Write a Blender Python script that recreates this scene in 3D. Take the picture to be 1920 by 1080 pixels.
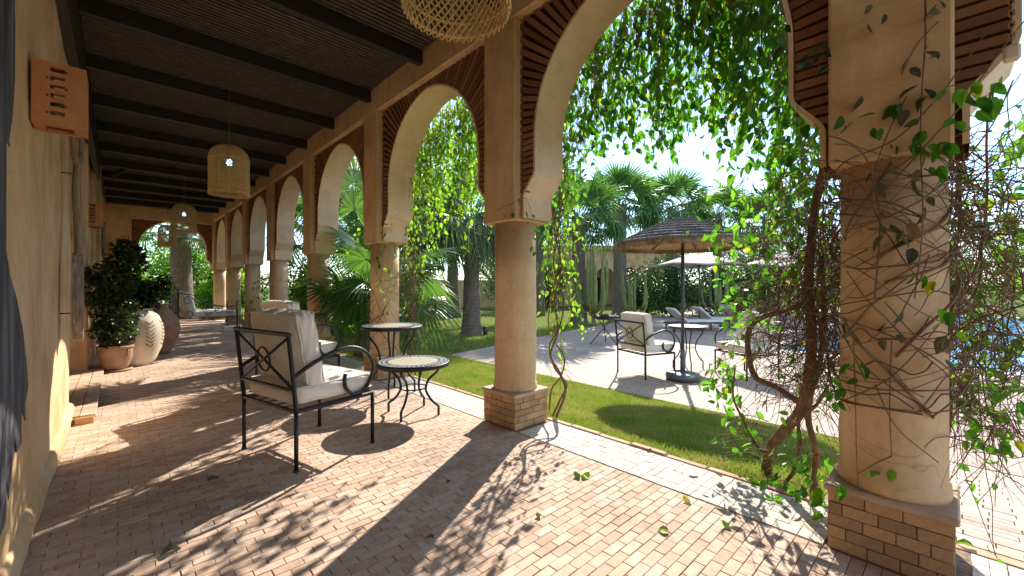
import bpy, math, random
import numpy as np
from mathutils import Vector, Matrix, Euler
RND = random.Random(11)
NP = np.random.default_rng(11)
PI = math.pi
for o in list(bpy.data.objects):
    bpy.data.objects.remove(o)
scene = bpy.context.scene
col = scene.collection

# ------------------------------------------------------------------ camera
H = 1.30                                   # eye height
FPX = 781.0                                # focal length in pixels of a 1920 wide picture
TH = math.atan2(735.0, 781.0)              # the camera looks this far to the right of the gallery axis (+Y)
SN, CS = math.sin(TH), math.cos(TH)
HORIZON = 535.0
cam_d = bpy.data.cameras.new('camera')
cam_d.sensor_width = 36.0
cam_d.lens = 36.0 * FPX / 1920.0
cam_d.shift_y = -(540.0 - HORIZON) / 1920.0
cam_d.clip_start = 0.03
cam_d.clip_end = 2000.0
cam = bpy.data.objects.new('camera', cam_d)
cam.location = (0, 0, H)
cam.rotation_euler = (PI / 2, 0, -TH)
col.objects.link(cam)
scene.camera = cam

# ------------------------------------------------------------------ light
SUN_DIR = Vector((0.643, 0.350, 0.532)).normalized()     # towards the sun
sun_el = math.asin(SUN_DIR.z)
sun_az = math.atan2(SUN_DIR.x, SUN_DIR.y)
world = bpy.data.worlds.new('World')
scene.world = world
world.use_nodes = True
wn, wl = world.node_tree.nodes, world.node_tree.links
wn.clear()
w_out = wn.new('ShaderNodeOutputWorld')
w_bg = wn.new('ShaderNodeBackground')
w_bg.inputs['Strength'].default_value = 0.14
w_sky = wn.new('ShaderNodeTexSky')
w_sky.sky_type = 'NISHITA'
w_sky.sun_disc = False
w_sky.sun_elevation = sun_el
w_sky.sun_rotation = sun_az
w_sky.air_density = 1.0
w_sky.dust_density = 0.0
w_sky.ozone_density = 3.5
# thin, even white cloud over the whole sky
w_tc = wn.new('ShaderNodeTexCoord')
w_map = wn.new('ShaderNodeMapping')
w_map.inputs['Scale'].default_value = (1.0, 1.0, 2.6)
w_noise = wn.new('ShaderNodeTexNoise')
w_noise.inputs['Scale'].default_value = 2.6
w_noise.inputs['Detail'].default_value = 7.0
w_noise.inputs['Roughness'].default_value = 0.58
w_ramp = wn.new('ShaderNodeValToRGB')
w_ramp.color_ramp.elements[0].position = 0.44
w_ramp.color_ramp.elements[0].color = (0.35, 0.35, 0.35, 1)
w_ramp.color_ramp.elements[1].position = 0.72
w_ramp.color_ramp.elements[1].color = (0.9, 0.9, 0.9, 1)
w_mix = wn.new('ShaderNodeMixRGB')
w_mix.inputs['Color2'].default_value = (1.75, 1.98, 2.3, 1)
wl.new(w_tc.outputs['Generated'], w_map.inputs['Vector'])
wl.new(w_map.outputs['Vector'], w_noise.inputs['Vector'])
wl.new(w_noise.outputs['Fac'], w_ramp.inputs['Fac'])
wl.new(w_ramp.outputs['Color'], w_mix.inputs['Fac'])
wl.new(w_sky.outputs['Color'], w_mix.inputs['Color1'])
wl.new(w_mix.outputs['Color'], w_bg.inputs['Color'])
wl.new(w_bg.outputs['Background'], w_out.inputs['Surface'])

sun_d = bpy.data.lights.new('sun', 'SUN')
sun_d.energy = 2.6
sun_d.angle = math.radians(0.5)
sun_d.color = (1.0, 0.93, 0.82)
sun = bpy.data.objects.new('sun', sun_d)
sun.rotation_euler = SUN_DIR.to_track_quat('Z', 'Y').to_euler()
sun.location = (20, 11, 17)
col.objects.link(sun)
scene.view_settings.view_transform = 'Standard'
scene.view_settings.look = 'None'
scene.view_settings.exposure = 1.85
scene.view_settings.gamma = 1.0
scene.view_settings.use_curve_mapping = False
scene.render.engine = 'CYCLES'
scene.cycles.use_denoising = True
scene.cycles.max_bounces = 10
scene.cycles.diffuse_bounces = 6
scene.cycles.transparent_max_bounces = 8
scene.cycles.caustics_reflective = False
scene.cycles.caustics_refractive = False

# ------------------------------------------------------------------ helpers
def at_x(px, py, X):
    """the point on the plane x = X that stands at this place of the picture"""
    r = (px - 960.0) / FPX
    Y = X * (CS - r * SN) / (SN + r * CS)
    d = X * SN + Y * CS
    return Vector((X, Y, H - (py - HORIZON) * d / FPX))

def at_d(px, py, d):
    l = (px - 960.0) / FPX * d
    return Vector((l * CS + d * SN, d * CS - l * SN, H - (py - HORIZON) * d / FPX))

def on_floor(px, py, z=0.0):
    return at_d(px, py, FPX * (H - z) / (py - HORIZON))

def project(P):
    P = np.asarray(P, float)
    d = P[..., 0] * SN + P[..., 1] * CS
    l = P[..., 0] * CS - P[..., 1] * SN
    d2 = np.where(d > 0.05, d, 0.05)
    return 960 + FPX * l / d2, HORIZON - FPX * (P[..., 2] - H) / d2, d

def link(o, parent=None):
    col.objects.link(o)
    if parent is not None:
        o.parent = parent
    return o

def tag(o, label=None, cat=None, group=None, kind=None):
    if label: o['label'] = label
    if cat: o['category'] = cat
    if group: o['group'] = group
    if kind: o['kind'] = kind
    return o

def thing(name, label, cat, loc=(0, 0, 0), rz=0.0, group=None):
    o = bpy.data.objects.new(name, None)
    o.empty_display_size = 0.1
    o.location = loc
    o.rotation_euler = (0, 0, rz)
    link(o)
    return tag(o, label, cat, group)

def copy_tree(o, parent=None):
    c = o.copy()
    col.objects.link(c)
    c.parent = parent
    for ch in list(o.children):
        copy_tree(ch, c)
    return c

def catmull(pts, n=6, closed=False):
    P = [Vector(p) for p in pts]
    out = []
    m = len(P)
    rng = range(m if closed else m - 1)
    for i in rng:
        if closed:
            p0, p1, p2, p3 = P[(i - 1) % m], P[i], P[(i + 1) % m], P[(i + 2) % m]
        else:
            p0 = P[i - 1] if i > 0 else P[0] * 2 - P[1]
            p1, p2 = P[i], P[i + 1]
            p3 = P[i + 2] if i + 2 < m else P[-1] * 2 - P[-2]
        for k in range(n):
            t = k / n
            out.append(0.5 * ((2 * p1) + (p2 - p0) * t + (2 * p0 - 5 * p1 + 4 * p2 - p3) * t * t
                              + (3 * p1 - p0 - 3 * p2 + p3) * t ** 3))
    if not closed:
        out.append(P[-1].copy())
    return out

class MB:
    """collects shapes into one mesh"""
    def __init__(s):
        s.v, s.f, s.sm, s.rn = [], [], [], []
        s.cur = 0.0
    def add(s, vs, fs, smooth=False):
        b = len(s.v)
        s.v.extend([tuple(v) for v in vs])
        s.f.extend([tuple(b + i for i in f) for f in fs])
        s.sm.extend([smooth] * len(fs))
        s.rn.extend([s.cur] * len(vs))
    def box(s, lo, hi, M=None):
        x0, y0, z0 = lo; x1, y1, z1 = hi
        vs = [Vector(p) for p in ((x0, y0, z0), (x1, y0, z0), (x1, y1, z0), (x0, y1, z0),
                                  (x0, y0, z1), (x1, y0, z1), (x1, y1, z1), (x0, y1, z1))]
        if M is not None: vs = [M @ v for v in vs]
        s.add(vs, [(0, 3, 2, 1), (4, 5, 6, 7), (0, 1, 5, 4), (1, 2, 6, 5), (2, 3, 7, 6), (3, 0, 4, 7)])
    def bevbox(s, lo, hi, b=0.006, M=None):
        x0, y0, z0 = lo; x1, y1, z1 = hi
        vs = []
        for (cx, cy, cz) in ((0,0,0),(1,0,0),(1,1,0),(0,1,0),(0,0,1),(1,0,1),(1,1,1),(0,1,1)):
            X, Y, Z = (x0, x1)[cx], (y0, y1)[cy], (z0, z1)[cz]
            ix, iy, iz = X + b * (1 - 2 * cx), Y + b * (1 - 2 * cy), Z + b * (1 - 2 * cz)
            vs += [Vector((X, iy, iz)), Vector((ix, Y, iz)), Vector((ix, iy, Z))]
        if M is not None: vs = [M @ v for v in vs]
        a = lambda c, k: c * 3 + k
        fs = [[a(c, 0) for c in (0, 4, 7, 3)], [a(c, 0) for c in (1, 2, 6, 5)],
              [a(c, 1) for c in (0, 1, 5, 4)], [a(c, 1) for c in (2, 3, 7, 6)],
              [a(c, 2) for c in (0, 3, 2, 1)], [a(c, 2) for c in (4, 5, 6, 7)]]
        for (p, q, k, j) in ((0,1,1,2),(3,2,2,1),(4,5,2,1),(7,6,1,2),
                             (0,3,2,0),(1,2,0,2),(4,7,0,2),(5,6,2,0),
                             (0,4,0,1),(1,5,1,0),(2,6,0,1),(3,7,1,0)):
            fs.append([a(p, k), a(p, j), a(q, j), a(q, k)])
        for c, fl in ((0,0),(1,1),(2,0),(3,1),(4,1),(5,0),(6,1),(7,0)):
            fs.append([a(c, 0), a(c, 1), a(c, 2)] if not fl else [a(c, 2), a(c, 1), a(c, 0)])
        s.add(vs, fs)
    def tube(s, path, r, n=6, closed=False, cap=True, smooth=True):
        P = [Vector(p) for p in path]
        m = len(P)
        if m < 2: return
        rr = r if isinstance(r, (list, tuple)) else [r] * m
        T = []
        for i in range(m):
            if closed: t = P[(i + 1) % m] - P[(i - 1) % m]
            else: t = P[min(i + 1, m - 1)] - P[max(i - 1, 0)]
            if t.length < 1e-9: t = Vector((0, 0, 1))
            T.append(t.normalized())
        up = Vector((0, 0, 1)) if abs(T[0].z) < 0.9 else Vector((1, 0, 0))
        nrm = (up - T[0] * up.dot(T[0])).normalized()
        vs = []
        for i in range(m):
            nrm = nrm - T[i] * nrm.dot(T[i])
            if nrm.length < 1e-6:
                nrm = T[i].orthogonal()
            nrm.normalize()
            bi = T[i].cross(nrm)
            for k in range(n):
                a = 2 * PI * k / n
                vs.append(P[i] + (nrm * math.cos(a) + bi * math.sin(a)) * rr[i])
        fs = []
        for i in range(m if closed else m - 1):
            j = (i + 1) % m
            for k in range(n):
                k2 = (k + 1) % n
                fs.append((i * n + k, i * n + k2, j * n + k2, j * n + k))
        if cap and not closed:
            fs.append(tuple(range(n - 1, -1, -1)))
            fs.append(tuple((m - 1) * n + k for k in range(n)))
        s.add(vs, fs, smooth)
    def lathe(s, prof, n=24, c=(0, 0, 0), cap=True, smooth=True, jit=None):
        vs, fs = [], []
        for i, (r, z) in enumerate(prof):
            for k in range(n):
                a = 2 * PI * k / n
                q = r * (1 + (jit(a, z) if jit else 0))
                vs.append((c[0] + q * math.cos(a), c[1] + q * math.sin(a), c[2] + z))
        for i in range(len(prof) - 1):
            for k in range(n):
                k2 = (k + 1) % n
                fs.append((i * n + k, i * n + k2, (i + 1) * n + k2, (i + 1) * n + k))
        if cap:
            fs.append(tuple(range(n - 1, -1, -1)))
            fs.append(tuple((len(prof) - 1) * n + k for k in range(n)))
        s.add(vs, fs, smooth)
    def prism(s, poly, lo, hi, axis='x'):
        n = len(poly)
        def P(a, b, t):
            return {'x': (t, a, b), 'y': (a, t, b), 'z': (a, b, t)}[axis]
        vs = [P(a, b, lo) for a, b in poly] + [P(a, b, hi) for a, b in poly]
        fs = [tuple(range(n - 1, -1, -1)), tuple(range(n, 2 * n))]
        for i in range(n):
            j = (i + 1) % n
            fs.append((i, j, n + j, n + i))
        s.add(vs, fs)
    def mesh(s, name, mat=None):
        me = bpy.data.meshes.new(name)
        me.from_pydata(s.v, [], s.f)
        me.polygons.foreach_set('use_smooth', s.sm)
        if any(s.rn):
            at = me.attributes.new('rnd', 'FLOAT', 'POINT')
            at.data.foreach_set('value', s.rn)
        if mat: me.materials.append(mat)
        me.update()
        return me
    def build(s, name, mat, parent=None):
        return link(bpy.data.objects.new(name, s.mesh(name, mat)), parent)

def arr_mesh(name, V, Fc, mat, rnd=None, smooth=False):
    """big mesh out of numpy arrays; Fc is (n, k)"""
    me = bpy.data.meshes.new(name)
    V = np.ascontiguousarray(V, dtype=np.float32).reshape(-1, 3)
    Fc = np.ascontiguousarray(Fc, dtype=np.int32)
    n, k = Fc.shape
    me.vertices.add(len(V)); me.vertices.foreach_set('co', V.ravel())
    me.loops.add(n * k); me.loops.foreach_set('vertex_index', Fc.ravel())
    me.polygons.add(n)
    me.polygons.foreach_set('loop_start', np.arange(0, n * k, k, dtype=np.int32))
    me.polygons.foreach_set('loop_total', np.full(n, k, dtype=np.int32))
    me.polygons.foreach_set('use_smooth', np.full(n, bool(smooth)))
    if rnd is not None:
        at = me.attributes.new('rnd', 'FLOAT', 'POINT')
        at.data.foreach_set('value', np.ascontiguousarray(rnd, dtype=np.float32))
    me.materials.append(mat)
    me.update(calc_edges=True)
    me.validate()
    return me

LEAF_OV = (np.array([[0,0,0],[.18,-.40,.05],[.48,-.46,.08],[.80,-.24,.02],[1,0,-.10],[.80,.24,.02],[.48,.46,.08],[.18,.40,.05],[.5,0,-.03]]),
           np.array([[0,1,8],[1,2,8],[2,3,8],[3,4,8],[4,5,8],[5,6,8],[6,7,8],[7,0,8]]))
LEAF_LO = (np.array([[0,0,0],[.4,-.5,.07],[1,0,-.08],[.4,.5,.07]]),
           np.array([[0,1,2],[0,2,3]]))
LEAF_TH = (np.array([[0,0,0],[.5,-.5,0],[1,0,-.15]]), np.array([[0,1,2]]))

def norm(a):
    return a / np.maximum(np.linalg.norm(a, axis=-1, keepdims=True), 1e-9)

def leaf_arrays(P, D, N, L, W, tmpl):
    """place a leaf template at every point: D along the leaf, N its upper side"""
    T, Fc = tmpl
    D = norm(D); B = norm(np.cross(N, D)); N = np.cross(D, B)
    V = (P[:, None, :] + D[:, None, :] * (T[None, :, 0:1] * L[:, None, None])
         + B[:, None, :] * (T[None, :, 1:2] * W[:, None, None])
         + N[:, None, :] * (T[None, :, 2:3] * L[:, None, None]))
    F2 = Fc[None] + (np.arange(len(P)) * len(T))[:, None, None]
    return V.reshape(-1, 3), F2.reshape(-1, Fc.shape[1])

def leaf_obj(name, P, D, N, L, W, tmpl, mat, parent=None, kind='stuff', rnd=None):
    V, Fc = leaf_arrays(P, D, N, L, W, tmpl)
    if rnd is None: rnd = NP.random(len(P))
    me = arr_mesh(name, V, Fc, mat, np.repeat(rnd, len(tmpl[0])), True)
    o = link(bpy.data.objects.new(name, me), parent)
    if kind: o['kind'] = kind
    return o

# ------------------------------------------------------------------ materials
def new_mat(name):
    m = bpy.data.materials.new(name)
    m.use_nodes = True
    nt = m.node_tree
    nt.nodes.clear()
    out = nt.nodes.new('ShaderNodeOutputMaterial')
    return m, nt, nt.nodes, nt.links, out

def coords(nt, kind='Object', scale=(1, 1, 1)):
    tc = nt.nodes.new('ShaderNodeTexCoord')
    mp = nt.nodes.new('ShaderNodeMapping')
    mp.inputs['Scale'].default_value = scale
    if kind == 'World':
        g = nt.nodes.new('ShaderNodeNewGeometry')
        nt.links.new(g.outputs['Position'], mp.inputs['Vector'])
    else:
        nt.links.new(tc.outputs[kind], mp.inputs['Vector'])
    return mp.outputs['Vector']

def noise(nt, vec, scale, detail=5, rough=.55):
    n = nt.nodes.new('ShaderNodeTexNoise')
    n.inputs['Scale'].default_value = scale
    n.inputs['Detail'].default_value = detail
    n.inputs['Roughness'].default_value = rough
    nt.links.new(vec, n.inputs['Vector'])
    return n.outputs['Fac']

def ramp(nt, fac, stops):
    r = nt.nodes.new('ShaderNodeValToRGB')
    e = r.color_ramp.elements
    while len(e) < len(stops): e.new(0.5)
    for i, (p, c) in enumerate(stops):
        e[i].position = p
        e[i].color = (c[0], c[1], c[2], 1) if not isinstance(c, (int, float)) else (c, c, c, 1)
    nt.links.new(fac, r.inputs['Fac'])
    return r.outputs['Color']

def mixc(nt, fac, a, b, mode='MIX'):
    m = nt.nodes.new('ShaderNodeMixRGB')
    m.blend_type = mode
    for sock, v in ((m.inputs['Fac'], fac), (m.inputs['Color1'], a), (m.inputs['Color2'], b)):
        if isinstance(v, (int, float)): sock.default_value = v
        elif isinstance(v, (tuple, list)): sock.default_value = (v[0], v[1], v[2], 1)
        else: nt.links.new(v, sock)
    return m.outputs['Color']

def math_n(nt, op, a, b=0.0):
    m = nt.nodes.new('ShaderNodeMath')
    m.operation = op
    for sock, v in ((m.inputs[0], a), (m.inputs[1], b)):
        if isinstance(v, (int, float)): sock.default_value = v
        else: nt.links.new(v, sock)
    return m.outputs[0]

def bump(nt, height, strength, dist=0.01):
    b = nt.nodes.new('ShaderNodeBump')
    b.inputs['Strength'].default_value = strength
    b.inputs['Distance'].default_value = dist
    nt.links.new(height, b.inputs['Height'])
    return b.outputs['Normal']

def principled(nt, out, colr, rough=.7, normal=None, metal=0.0, spec=None):
    p = nt.nodes.new('ShaderNodeBsdfPrincipled')
    if isinstance(colr, (tuple, list)): p.inputs['Base Color'].default_value = (*colr, 1)
    else: nt.links.new(colr, p.inputs['Base Color'])
    if isinstance(rough, (int, float)): p.inputs['Roughness'].default_value = rough
    else: nt.links.new(rough, p.inputs['Roughness'])
    p.inputs['Metallic'].default_value = metal
    if spec is not None: p.inputs['Specular IOR Level'].default_value = spec
    if normal is not None: nt.links.new(normal, p.inputs['Normal'])
    nt.links.new(p.outputs[0], out.inputs['Surface'])
    return p

def rnd_value(nt):
    """one random number per object or, inside a joined mesh, per piece"""
    a = nt.nodes.new('ShaderNodeAttribute'); a.attribute_name = 'rnd'
    oi = nt.nodes.new('ShaderNodeObjectInfo')
    return math_n(nt, 'FRACT', math_n(nt, 'ADD', a.outputs['Fac'], oi.outputs['Random']))

def simple(name, c1, c2, scale=8, rough=.75, bs=.25, space='Object', detail=6, bscale=None, stretch=(1, 1, 1), bd=.01, metal=0, spec=None, piece=None):
    m, nt, N, Lk, out = new_mat(name)
    v = coords(nt, space, stretch)
    c = ramp(nt, noise(nt, v, scale, detail), [(.3, c1), (.7, c2)])
    if piece:
        r = rnd_value(nt)
        c = mixc(nt, 1.0, c, ramp(nt, r, [(0, piece[0]), (1, piece[1])]), 'MULTIPLY')
    nb = bump(nt, noise(nt, v, bscale or scale * 3, 6, .65), bs, bd) if bs else None
    principled(nt, out, c, rough, nb, metal, spec)
    return m

def plaster(name, base, dark, pale, streak=True):
    m, nt, N, Lk, out = new_mat(name)
    v = coords(nt, 'World')
    c = ramp(nt, noise(nt, v, 1.7, 8, .62), [(.36, dark), (.50, base), (.66, pale)])
    v2 = coords(nt, 'World', (5, 5, .55))
    st = ramp(nt, noise(nt, v2, 2.2, 6, .6), [(.35, .80), (.62, 1.0)])
    c = mixc(nt, .65 if streak else .2, c, st, 'MULTIPLY')
    fine = ramp(nt, noise(nt, v, 38, 4, .6), [(.3, .88), (.6, 1.0)])
    c = mixc(nt, .7, c, fine, 'MULTIPLY')
    vo = N.new('ShaderNodeTexVoronoi'); vo.feature = 'DISTANCE_TO_EDGE'; vo.inputs['Scale'].default_value = 1.1
    nz = N.new('ShaderNodeTexNoise'); nz.inputs['Scale'].default_value = 3.0
    Lk.new(v, nz.inputs['Vector'])
    wv = N.new('ShaderNodeVectorMath'); wv.operation = 'MULTIPLY_ADD'
    Lk.new(nz.outputs['Color'], wv.inputs[0]); wv.inputs[1].default_value = (.5, .5, .5); Lk.new(v, wv.inputs[2])
    Lk.new(wv.outputs[0], vo.inputs['Vector'])
    cr = ramp(nt, vo.outputs['Distance'], [(0.0, .60), (.005, 1.0)])
    crm = ramp(nt, noise(nt, v, .9, 3), [(.48, 0.0), (.60, .8)])
    c = mixc(nt, crm, c, mixc(nt, 1.0, c, cr, 'MULTIPLY'))
    blot = ramp(nt, noise(nt, v, 6.5, 8, .7), [(.30, .70), (.46, 1.0)])
    c = mixc(nt, .6, c, blot, 'MULTIPLY')
    hb = math_n(nt, 'ADD', math_n(nt, 'MULTIPLY', noise(nt, v, 5, 6, .6), 1.0), math_n(nt, 'MULTIPLY', noise(nt, v, 60, 4, .7), .25))
    principled(nt, out, c, ramp(nt, noise(nt, v, 3, 4), [(.3, .55), (.7, .8)]), bump(nt, hb, .35, .012), spec=.35)
    return m

def leaf_mat(name, dark, mid, light, yellow=None, trans=.45, rough=.42):
    m, nt, N, Lk, out = new_mat(name)
    a = rnd_value(nt)
    stops = [(0, dark), (.5, mid), (.95, light)]
    if yellow: stops.append((.995, yellow))
    c = ramp(nt, a, stops)
    v = coords(nt, 'World')
    c = mixc(nt, .5, c, ramp(nt, noise(nt, v, 3.0, 3), [(.3, .65), (.7, 1.15)]), 'MULTIPLY')
    p = N.new('ShaderNodeBsdfPrincipled')
    p.inputs['Roughness'].default_value = rough
    p.inputs['Specular IOR Level'].default_value = .45
    Lk.new(c, p.inputs['Base Color'])
    t = N.new('ShaderNodeBsdfTranslucent')
    tc = mixc(nt, 1.0, c, (2.0, 2.2, .75), 'MULTIPLY')
    Lk.new(tc, t.inputs['Color'])
    mx = N.new('ShaderNodeMixShader'); mx.inputs[0].default_value = trans
    Lk.new(p.outputs[0], mx.inputs[1]); Lk.new(t.outputs[0], mx.inputs[2])
    Lk.new(mx.outputs[0], out.inputs['Surface'])
    return m

M = {}
M['plaster'] = plaster('ochre_plaster', (.74, .49, .27), (.61, .375, .185), (.79, .565, .345))
M['plaster_pale'] = plaster('pale_plaster', (.76, .55, .35), (.66, .455, .27), (.81, .63, .435), False)
M['brick_arch'] = simple('red_arch_brick', (.22, .095, .045), (.36, .17, .085), 14, .85, .5, piece=(.6, 1.15), bscale=50)
M['mortar_arch'] = simple('dark_mortar', (.07, .035, .02), (.13, .065, .04), 20, .9, .4)
M['plinth_brick'] = simple('honey_brick', (.47, .27, .13), (.62, .39, .21), 9, .8, .45, piece=(.68, 1.12), bscale=45)
M['plinth_mortar'] = simple('honey_mortar', (.22, .12, .06), (.34, .20, .11), 30, .9, .4)
M['stone_cap'] = simple('stone_cap', (.42, .29, .19), (.56, .42, .29), 7, .75, .35)

def floor_mat(name, a, b, c3, piece):
    m, nt, N, Lk, out = new_mat(name)
    r = rnd_value(nt)
    base = ramp(nt, r, [(0, a), (.45, b), (.9, c3)])
    v = coords(nt, 'World')
    base = mixc(nt, .85, base, ramp(nt, noise(nt, v, 1.3, 7, .6), [(.28, .70), (.5, 1.0), (.75, 1.12)]), 'MULTIPLY')
    base = mixc(nt, .8, base, ramp(nt, noise(nt, v, 22, 6, .7), [(.3, .72), (.55, 1.05)]), 'MULTIPLY')
    pale = ramp(nt, noise(nt, v, 7, 7, .7), [(.55, .0), (.75, .55)])
    base = mixc(nt, pale, base, (.66, .56, .47))
    speck = ramp(nt, noise(nt, v, 140, 3, .6), [(.28, .55), (.40, 1.0)])
    base = mixc(nt, .6, base, speck, 'MULTIPLY')
    hb = math_n(nt, 'ADD', noise(nt, v, 28, 6, .65), math_n(nt, 'MULTIPLY', noise(nt, v, 160, 3, .6), .4))
    principled(nt, out, base, ramp(nt, noise(nt, v, 9, 4), [(.3, .62), (.7, .9)]), bump(nt, hb, .30, .004), spec=.2)
    return m
M['floor_brick'] = floor_mat('pink_paver', (.50, .335, .24), (.58, .415, .31), (.63, .48, .375), None)
M['band_brick'] = floor_mat('pale_paver', (.62, .54, .44), (.67, .60, .50), (.71, .65, .56), None)
M['path_brick'] = floor_mat('path_paver', (.44, .345, .27), (.50, .40, .32), (.55, .45, .37), None)
M['joint'] = simple('sandy_joint', (.15, .10, .07), (.40, .29, .21), 30, .95, .5, space='World')
M['kerb'] = simple('terracotta_kerb', (.50, .29, .18), (.62, .41, .29), 10, .85, .4, piece=(.85, 1.1))
M['black_wood'] = simple('black_stained_wood', (.012, .009, .008), (.035, .026, .022), 5, .55, .5, stretch=(1, 14, 14), bscale=12)
M['black_wood_y'] = simple('black_stained_wood_long', (.012, .009, .008), (.035, .027, .023), 5, .55, .5, stretch=(14, 1, 14), bscale=12)
M['lattice'] = simple('dark_lattice_wood', (.030, .023, .019), (.16, .125, .10), 6, .7, .4, stretch=(2, 14, 14), space='World')
M['iron'] = simple('black_iron', (.018, .019, .021), (.045, .047, .052), 20, .42, .25, metal=.6, bscale=80)
M['terracotta'] = simple('terracotta_box', (.46, .175, .06), (.58, .26, .11), 9, .75, .35, bscale=40)
M['terracotta_dark'] = simple('old_terracotta', (.28, .155, .085), (.44, .27, .165), 7, .85, .5)
M['urn_white'] = simple('limewashed_clay', (.50, .41, .30), (.72, .62, .49), 6, .8, .5)
M['urn_mark'] = simple('incised_groove', (.12, .09, .06), (.22, .165, .11), 18, .9, .3)
M['grey_wood'] = simple('weathered_grey_wood', (.13, .09, .065), (.42, .32, .24), 6, .8, .6, stretch=(9, 9, 1), bscale=10)
M['wood_nosing'] = simple('varnished_wood', (.38, .20, .07), (.55, .32, .13), 6, .45, .2, stretch=(1, 9, 9))
M['rattan'] = simple('rattan', (.62, .40, .14), (.80, .58, .27), 30, .55, .3)
M['cord'] = simple('rope_cord', (.25, .17, .09), (.36, .26, .15), 50, .8, .3)
M['umbrella_fabric'] = simple('beige_canvas', (.40, .32, .25), (.47, .39, .31), 5, .85, .15)
M['base_grey'] = simple('grey_plastic', (.09, .11, .12), (.13, .155, .165), 8, .5, .1)
M['pole_grey'] = simple('dark_grey_pole', (.03, .035, .04), (.06, .068, .075), 8, .45, .1)
M['vine_bark'] = simple('vine_bark', (.10, .058, .035), (.26, .17, .105), 14, .85, .6, bscale=45)
M['twig'] = simple('dry_twig', (.13, .072, .038), (.34, .21, .12), 9, .8, .3, space='World', piece=(.55, 1.2))
M['green_twig'] = simple('green_twig', (.10, .10, .035), (.20, .16, .06), 9, .7, .2, space='World')
M['bark'] = simple('tree_bark', (.09, .065, .045), (.22, .165, .115), 10, .9, .7, stretch=(3, 3, 1), bscale=22)
M['soil'] = simple('soil', (.05, .03, .02), (.10, .065, .04), 25, .95, .6)
M['cactus'] = simple('cactus_green', (.16, .20, .06), (.30, .33, .12), 5, .7, .3)
M['black_lamp'] = simple('black_lamp', (.03, .035, .04), (.05, .055, .06), 8, .5, .1)
M['tile_coping'] = simple('pool_coping', (.58, .50, .42), (.70, .62, .53), 6, .7, .2)

def palm_trunk_mat():
    m, nt, N, Lk, out = new_mat('palm_trunk')
    v = coords(nt, 'Object', (1, 1, 1))
    w = N.new('ShaderNodeTexWave'); w.wave_type = 'BANDS'; w.bands_direction = 'Z'
    w.inputs['Scale'].default_value = 7.0; w.inputs['Distortion'].default_value = 3.5
    w.inputs['Detail'].default_value = 4; w.inputs['Detail Scale'].default_value = 2.0
    Lk.new(v, w.inputs['Vector'])
    n = noise(nt, coords(nt, 'Object', (4, 4, 1)), 5, 7, .65)
    c = ramp(nt, n, [(.25, (.13, .095, .07)), (.55, (.26, .205, .16)), (.8, (.40, .33, .27))])
    c = mixc(nt, .55, c, ramp(nt, w.outputs['Fac'], [(.1, .45), (.5, 1.0)]), 'MULTIPLY')
    h = math_n(nt, 'ADD', w.outputs['Fac'], n)
    principled(nt, out, c, .9, bump(nt, h, .7, .03))
    return m
M['palm_trunk'] = palm_trunk_mat()

def cushion_mat():
    m, nt, N, Lk, out = new_mat('cream_canvas')
    v = coords(nt, 'Object')
    c = ramp(nt, noise(nt, v, 4, 6), [(.3, (.74, .69, .60)), (.7, (.82, .78, .70))])
    wr = noise(nt, coords(nt, 'Object', (3.2, 6.5, 3)), 2.2, 5, .6)
    fine = noise(nt, v, 160, 2)
    h = math_n(nt, 'ADD', wr, math_n(nt, 'MULTIPLY', fine, .04))
    principled(nt, out, c, .9, bump(nt, h, .55, .035), spec=.15)
    return m
M['cushion'] = cushion_mat()
M['cushion_white'] = simple('white_canvas', (.66, .64, .62), (.78, .76, .74), 5, .9, .25)

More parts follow.
